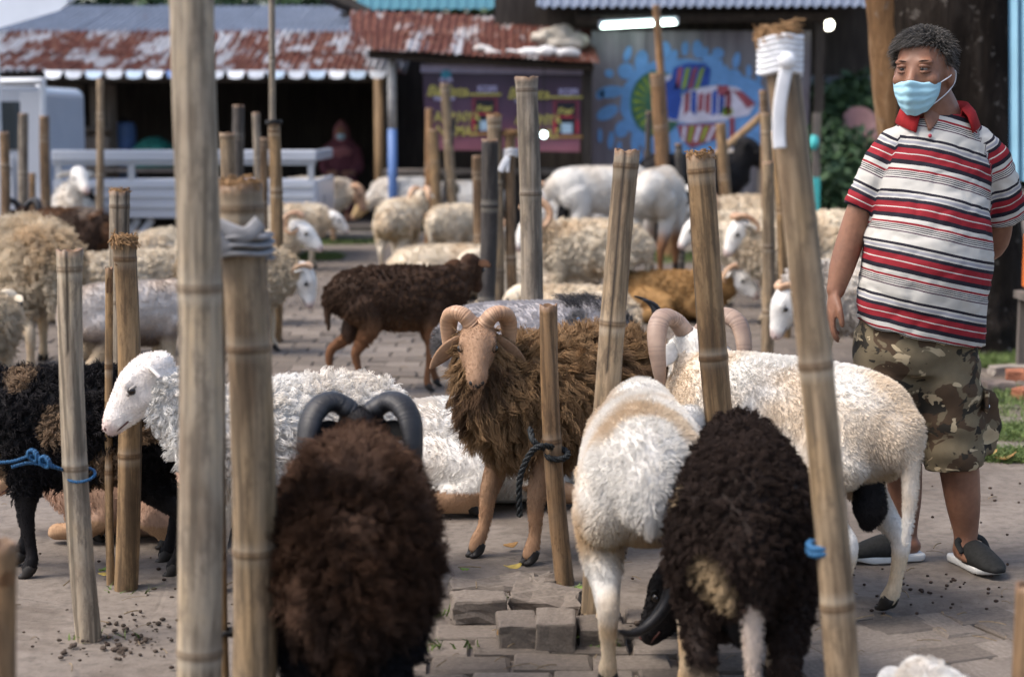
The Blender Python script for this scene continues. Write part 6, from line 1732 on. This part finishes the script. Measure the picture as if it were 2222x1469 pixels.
    k.base(k.mix(.4, c, k.ramp(k.noise(30, detail=5), [(.3, .7), (.7, 1.15)]), 'MULTIPLY'))
    k.bump(k.noise(260, detail=2), .25, .002)
    sh = link('camouflage_shorts', me, k.m, root, smooth=True)
    fl = MB().box((.118, -.030, .535), (.012, .13, .07), bev=.005).build('pocket_flap', k.m, sh)
    link('pocket_button', mesh('pocket_button', *ell_vf((.125, -.075, .520), (.006, .006, .006))), CLOTH_W, sh, smooth=True)
    # clogs
    UP = plain('black_knit_upper', (.018, .018, .017), .8, .2, .3, 80); SOLE = plain('white_sole', (.62, .62, .60), .6, .3, .1, 20)
    def clog(c, ang):
        ca, sa = math.cos(ang), math.sin(ang)
        def T(x, y, z): return (c[0] + x * ca - y * sa, c[1] + x * sa + y * ca, z)
        # x forward along the foot
        out = [(-.098, .028), (-.080, .038), (-.02, .037), (.06, .044), (.11, .042), (.142, .028), (.150, .011)]
        out = crom(out, 4)
        ring = [(x, y) for x, y in out] + [(x, -y) for x, y in out[::-1]]
        n = len(ring); V = []; F = []
        for z, sc in ((.003, .93), (.008, .98), (.020, 1.0), (.026, .97)):
            for x, y in ring: V.append(T(x * sc, y * sc, z + (.012 * max(0, x - .09) / .07 if z < .02 else .008 * max(0, x - .09) / .07)))
        for i in range(3):
            for j in range(n): F.append((i * n + j, i * n + (j + 1) % n, (i + 1) * n + (j + 1) % n, (i + 1) * n + j))
        F.append(tuple(range(n))[::-1]); F.append(tuple(3 * n + j for j in range(n)))
        so = link('sole', mesh('sole', V, F), SOLE, None, smooth=True)
        D = crom(np.array([(-.01, .034, .036, .056), (.03, .040, .046, .050), (.08, .038, .046, .036), (.125, .032, .041, .023), (.158, .026, .022, .012)]), 9)
        wob = 1 + .018 * (np.arange(len(D)) % 2)
        P = np.array([T(x, 0, z) for x, z, a, h in D])
        V, F = tube_vf(P, np.stack([D[:, 2] * wob, D[:, 3] * wob], 1), 22, True, up=(0, 0, 1), dome=.3)
        V = np.array(V); V[:, 2] = np.maximum(V[:, 2], .022)
        up = link('clog', mesh('clog', V, F), UP, root, smooth=True)
        so.parent = up
        P = crom([T(.02, .046, .055), T(-.01, .045, .085), T(.0, .0, .100), T(-.01, -.045, .085), T(.02, -.046, .055)], 6)
        V, F = tube_vf(P, np.tile((.010, .004), (len(P), 1)), 8, True); link('strap', mesh('strap', V, F), UP, up, smooth=True)
    clog((-.055 - .07, .085 - .03), math.atan2(-.22, -1)); clog((.092 + .01, -.03), math.atan2(-1, .30))
man_build()

# ------------------------------------------------------------------ the woman seated in the shack
def woman():
    q = AY(741, 268, 22.3)
    root = empty('person', (q.x, 22.3, .11))
    tag(root, 'person in a dusty pink headscarf and mask seated in the dark shack', 'person')
    h = q.z - .11
    b = MB()
    def loft(P, r, up=None):
        r = np.array([(x, x) if np.isscalar(x) else x for x in r]); D = crom(np.hstack([np.array(P, float), r]), 4); V, F = tube_vf(D[:, :3], D[:, 3:], 14, True, up, dome=.7); b.add(V, F)
    b.add(*ell_vf((0, -.02, h - .12), (.085, .10, .12)))
    loft([(0, 0, h - .2), (0, .0, h - .30)], [.06, .07])
    loft([(0, .0, h - .28), (0, .02, h - .5), (0, .04, h - .75), (0, .05, .45)], [(.17, .10), (.18, .13), (.18, .15), (.19, .16)], up=(0, -1, 0))
    for s in (-1, 1):
        loft([(.17 * s, 0, h - .32), (.22 * s, -.04, h - .55), (.14 * s, -.22, h - .62), (.04 * s, -.28, h - .62)], [.06, .055, .042, .035])
        loft([(.09 * s, .02, .47), (.11 * s, -.25, .48), (.11 * s, -.42, .46), (.11 * s, -.44, .25), (.11 * s, -.45, .05), (.11 * s, -.52, .03)], [.10, .085, .07, .055, .045, .035])
    link('body', remesh(b, .016, 3), SKIN, root, smooth=True)
    c = MB()
    b = c
    PK = plain('pink_cloth', (.24, .095, .10), .85, .15, .2, 6)
    loft([(0, -.005, h + .005), (0, .0, h - .06), (0, .01, h - .16), (0, .0, h - .26), (0, -.01, h - .36)], [(.05, .06), (.098, .115), (.108, .115), (.11, .105), (.19, .14)], up=(0, -1, 0))
    me = remesh(c, .016, 2); V = verts(me); set_verts(me, V + vnormals(me) * (.03 * (fnoise(V, 8, 3, 2) - .5))[:, None])
    link('headscarf', me, PK, root, smooth=True)
    link('face', mesh('face', *ell_vf((0, -.085, h - .12), (.062, .05, .085), None, 16, 12)), SKIN, root, smooth=True)
    link('face_mask', mesh('face_mask', *ell_vf((0, -.105, h - .165), (.058, .045, .045), None, 16, 12)), plain('mask_pale', (.36, .52, .60), .8, .1, .05), root, smooth=True)
    b = MB()
    loft([(0, .0, h - .27), (0, .02, h - .5), (0, .04, h - .75), (0, .05, .44)], [(.185, .115), (.195, .145), (.195, .165), (.205, .175)], up=(0, -1, 0))
    for sd in (-1, 1):
        loft([(.17 * sd, 0, h - .32), (.225 * sd, -.04, h - .55), (.15 * sd, -.20, h - .615)], [.072, .068, .055])
        loft([(.09 * sd, .02, .47), (.11 * sd, -.25, .48), (.11 * sd, -.42, .46), (.11 * sd, -.45, .16)], [.115, .10, .085, .075])
    me = remesh(b, .016, 2); V = verts(me); set_verts(me, V + vnormals(me) * (.03 * (fnoise(V, 7, 5, 2) - .5))[:, None])
    link('dress', me, plain('plum_cloth', (.10, .035, .045), .9, .1, .25, 5), root, smooth=True)
    s = MB()
    s.box((0, .05, .34), (.42, .36, .03), bev=.008)
    st = s.build('stool', OLDWOOD); st.location = (q.x, 22.3, .11)
    for sx in (-.17, .17):
        for sy in (-.1, .2): MB().box((sx, sy, .165), (.035, .035, .33)).build('leg', OLDWOOD, st)
    tag(st, 'low wooden stool under the seated person in the shack', 'stool')
woman()
# ------------------------------------------------------------------ loose blocks, droppings, leaves, straw, grass
lr = np.random.default_rng(21)
def loose(label, px, py, l, w, h, rz, mat=PAVER, tilt=(0, 0), z=0.0, seed=1, rough=.006, name='loose_brick', sunk=.012):
    rng = np.random.default_rng(seed)
    bm = bmesh.new(); bmesh.ops.create_cube(bm, size=1.0)
    for v in bm.verts: v.co = Vector((v.co.x * l, v.co.y * w, v.co.z * h))
    bmesh.ops.bevel(bm, geom=bm.edges[:], offset=.008, segments=2, affect='EDGES', profile=.6)
    bmesh.ops.subdivide_edges(bm, edges=[e for e in bm.edges if e.calc_length() > .03], cuts=3, use_grid_fill=True)
    me = bpy.data.meshes.new(name); bm.to_mesh(me); bm.free()
    V = verts(me); V += (np.stack([fnoise(V, 30, seed + k, 3) for k in range(3)], 1) - .5) * rough * 2.4
    set_verts(me, V)
    p = G(px, py)
    o = link(name, me, mat, loc=(p.x, p.y, z + h / 2 - sunk), rot=(tilt[0], tilt[1], rz), smooth=False)
    return tag(o, label, 'brick', 'loose bricks')
RBRICK = plain('red_brick', (.30, .12, .07), .9, .15, .3, 14)
loose('broken grey block lying flat left of the two upright blocks', 1040, 1338, .155, .11, .075, .08, seed=1, rough=.012)
loose('left of the two grey blocks set side by side', 1122, 1386, .108, .16, .072, .05, seed=2)
loose('taller right one of the two grey blocks set side by side', 1206, 1390, .108, .16, .085, -.03, seed=3)
loose('low grey block half sunk at the foot of the slanting post', 1302, 1382, .125, .15, .055, .06, seed=4)
loose('rough concrete slab tilted behind the two grey blocks', 1190, 1318, .20, .13, .055, -.15, tilt=(.22, .05), seed=5, rough=.02, name='concrete_slab')
loose('pale broken concrete crust under the shaggy ram forefoot', 1085, 1268, .30, .16, .03, .1, seed=6, rough=.02, name='concrete_slab', sunk=.018)
loose('pale chipped crust by the short brown post', 1195, 1262, .13, .09, .03, .2, seed=7, rough=.02, name='concrete_slab', sunk=.012)
loose('grey brick lying on the soil right of the camouflage shorts', 2166, 848, .16, .10, .06, .1, plain('grey_brown_brick', (.22, .17, .14), .9, .15, .25, 14), seed=8, rough=.01)
loose('red brick by the frame edge behind the grey brick', 2214, 822, .15, .10, .06, -.2, RBRICK, seed=9, rough=.01)
loose('red brick cut by the frame edge in front', 2228, 862, .12, .10, .06, .4, RBRICK, seed=10, rough=.01)
loose('long pale brick at the tree foot', 2196, 812, .24, .10, .06, .05, plain('pale_brick', (.25, .22, .19), .9, .15, .25, 14), seed=11, rough=.01)
# sheep droppings
mb = MB()
def ground_z(x, y): return 0.012
n = 0
while n < 170:
    px, py = lr.uniform(600, 2222), lr.uniform(1030, 1345)
    if lr.random() < .30: px, py = lr.normal(2010, 150), lr.normal(1290, 34)
    if not (580 < px < 2300 and 1000 < py < 1345): continue
    p = G(px, py); r = lr.uniform(.003, .0055)
    V, F = ell_vf((p.x, p.y, .008 + r * .6), (r * lr.uniform(1, 1.5), r, r * .9), nu=6, nv=4)
    mb.add(V, F); n += 1
for i in range(30):
    p = G(lr.uniform(40, 600), lr.uniform(1180, 1460)); r = lr.uniform(.003, .0065)
    mb.add(*ell_vf((p.x, p.y, .008 + r * .5), (r * 1.3, r, r * .8), nu=6, nv=4))
dr = mb.build('droppings', plain('droppings', (.035, .022, .016), .8, .2, .4, 60), smooth=True)
tag(dr, 'dark sheep droppings scattered over the ground', None, None, 'stuff')
# loose soil round the post feet
mb = MB()
for (cx, cy, sx, sy, m) in ((240, 1400, 90, 28, 150), (300, 1350, 70, 20, 60), (1300, 1345, 50, 12, 40), (1230, 1275, 60, 12, 40), (520, 1330, 80, 40, 50)):
    for i in range(m):
        p = G(lr.normal(cx, sx), lr.normal(cy, sy)); r = lr.uniform(.003, .010) * lr.random()
        V, F = ell_vf((0, 0, 0), (r * lr.uniform(.8, 1.6), r, r * .7), nu=7, nv=5)
        V = np.array(V) * (1 + .5 * (fnoise(np.array(V), 1.2 / r, i, 2)[:, None] - .5)) + np.array([p.x, p.y, .003])
        mb.add(V.tolist(), F)
o = mb.build('soil_clods', plain('loose_soil', (.065, .050, .040), .95, .1, .4, 30), smooth=False); tag(o, 'loose soil clods round the post feet', None, None, 'stuff')
# twigs and straw
mb = MB()
for i in range(230):
    p = G(lr.uniform(0, 2222), lr.uniform(1020, 1460)) if i < 170 else G(lr.uniform(560, 1050), lr.uniform(660, 860))
    a = lr.random() * 6.28; L = lr.uniform(.015, .085); c = lr.normal(0, .25)
    P = [(p.x + math.cos(a + c * t) * L * t, p.y + math.sin(a + c * t) * L * t, .013 + .004 * math.sin(t * 3)) for t in np.linspace(0, 1, 5)]
    mb.tube(P, lr.uniform(.0008, .0020), 5)
o = mb.build('straw', plain('straw', (.20, .15, .095), .9, .1, .4, 40)); tag(o, 'straw and twig bits scattered over the ground', None, None, 'stuff')
# fallen leaves
DRY = plain('dry_leaf', (.34, .19, .07), .7, .2, .3, 40); GRN = plain('green_leaf', (.13, .20, .04), .6, .3, .3, 40)
def leaf(label, px, py, L, a, mat, curl=.4, seed=0):
    rng = np.random.default_rng(seed)
    V, F = [], []
    for i in range(7):
        t = i / 6
        w = L * .28 * math.sin(math.pi * (t * .92 + .04)) ** .8
        for j in (-1, 0, 1): V.append((L * (t - .5), w * j, curl * L * (t - .5) ** 2 * 1.2 + .35 * curl * abs(j) * w + rng.normal(0, .001)))
    for i in range(6):
        for j in range(2): F.append((i * 3 + j, i * 3 + j + 1, i * 3 + 4 + j, i * 3 + 3 + j))
    p = G(px, py); o = link('leaf', mesh('leaf', V, F), mat, loc=(p.x, p.y, .016), rot=(rng.normal(0, .2), rng.normal(0, .2), a), smooth=True)
    md = o.modifiers.new('t', 'SOLIDIFY'); md.thickness = .001
    tag(o, label, 'leaf', 'fallen leaves')
for i, (lab, x, y, L, a, m, c) in enumerate([
    ('dry brown leaf on the ground between the shaggy ram legs', 1108, 1195, .05, .3, DRY, .6), ('orange dry leaf in front of the grey blocks', 1095, 1398, .07, 1.0, DRY, 1.0),
    ('yellow leaf under the forefoot of the shaggy ram', 1112, 1244, .07, .7, plain('yellow_leaf', (.36, .27, .07), .7, .2, .3, 40), .6), ('green leaf scrap on the dirt near the shaggy ram', 1008, 1246, .03, .2, GRN, .3),
    ('green leaf standing by the brown fibrous post', 224, 1250, .04, 1.3, GRN, .8), ('yellow leaf lying by the brown fibrous post', 232, 1258, .05, .1, plain('yellow_leaf', (.36, .27, .07), .7, .2, .3, 40), .4),
    ('yellow-green leaf beside the rough concrete slab', 1252, 1292, .05, .6, GRN, .8), ('green leaf scrap before the low grey block', 1245, 1398, .045, .0, GRN, .3), ('pale yellow leaf scrap before the two grey blocks', 1212, 1392, .05, .2, plain('yellow_leaf', (.36, .27, .07), .7, .2, .3, 40), .3),
    ('brown leaf on the grass edge right of the shorts', 2185, 1005, .09, -.4, DRY, .8), ('second brown leaf on the grass edge right of the shorts', 2150, 996, .07, .4, DRY, .8)]):
    leaf(lab, x, y, L, a, m, c, i)
# grass
def grass(name, label, spots, n, h, seed, mat):
    rng = np.random.default_rng(seed)
    S = np.array([(*G(px, py).xy, rx, ry) for px, py, rx, ry in spots])
    i = rng.integers(0, len(S), n)
    a, q = rng.random(n) * 6.28, np.sqrt(rng.random(n))
    B = np.stack([S[i, 0] + S[i, 2] * q * np.cos(a), S[i, 1] + S[i, 3] * q * np.sin(a), np.full(n, -.01)], 1)
    d = np.stack([rng.normal(0, .5, n), rng.normal(0, .5, n), np.ones(n)], 1); d /= np.linalg.norm(d, axis=1)[:, None]
    s = np.cross(d, rng.normal(0, 1, (n, 3))); s /= np.linalg.norm(s, axis=1)[:, None]
    L = (h * rng.uniform(.4, 1.2, n))[:, None]; w = (rng.uniform(.0015, .0032, n) * (1 + h * 4))[:, None]
    bend = np.stack([rng.normal(0, .35, n), rng.normal(0, .35, n), np.full(n, -.25)], 1)
    V = np.stack([B - s * w, B + s * w, B + d * L * .55 + s * w * .8 + bend * L * .25, B + d * L * .55 - s * w * .8 + bend * L * .25, B + d * L + bend * L], 1).reshape(-1, 3)
    k = np.arange(n) * 5
    me = bpy.data.meshes.new(name)
    me.from_pydata(V.tolist(), [], np.stack([k, k + 1, k + 2, k + 3], 1).tolist() + np.stack([k + 3, k + 2, k + 4], 1).tolist())
    set_float(me, np.repeat(rng.random(n), 5), 'rnd')
    tag(link(name, me, mat), label, None, None, 'stuff')
GRASS = leaf_mat('grass_blade', (.05, .085, .02), (.15, .20, .06))
grass('grass', 'short green grass round the tree foot and yard edge', [(2190, 770, .5, .35), (2240, 745, .6, .6), (2130, 790, .15, .15), (2185, 932, .28, .10), (2230, 950, .3, .12), (2175, 985, .22, .07), (2225, 1000, .25, .06), (2300, 900, .5, .4), (2290, 700, .9, 1.2), (2230, 690, .6, .8), (2200, 860, .35, .25), (2215, 780, .4, .3)], 17000, .07, 3, GRASS)
grass('grass', 'strip of grass before the shop step', [(700, 512, .5, .6), (745, 512, .5, .6), (800, 512, .5, .6), (690, 560, .25, .3), (560, 530, .8, .6), (1430, 560, .8, .7), (1850, 490, 1.2, .9), (730, 525, .6, .5), (780, 520, .5, .5)], 22000, .10, 4, GRASS)
grass('grass', 'sparse grass blades among the loose blocks', [(1090, 1300, .08, .04), (1245, 1310, .08, .05), (1310, 1400, .06, .02), (990, 1330, .08, .03), (230, 1385, .10, .04), (275, 1285, .07, .03), (1240, 1280, .05, .03), (960, 1400, .1, .03)], 170, .05, 5, GRASS)
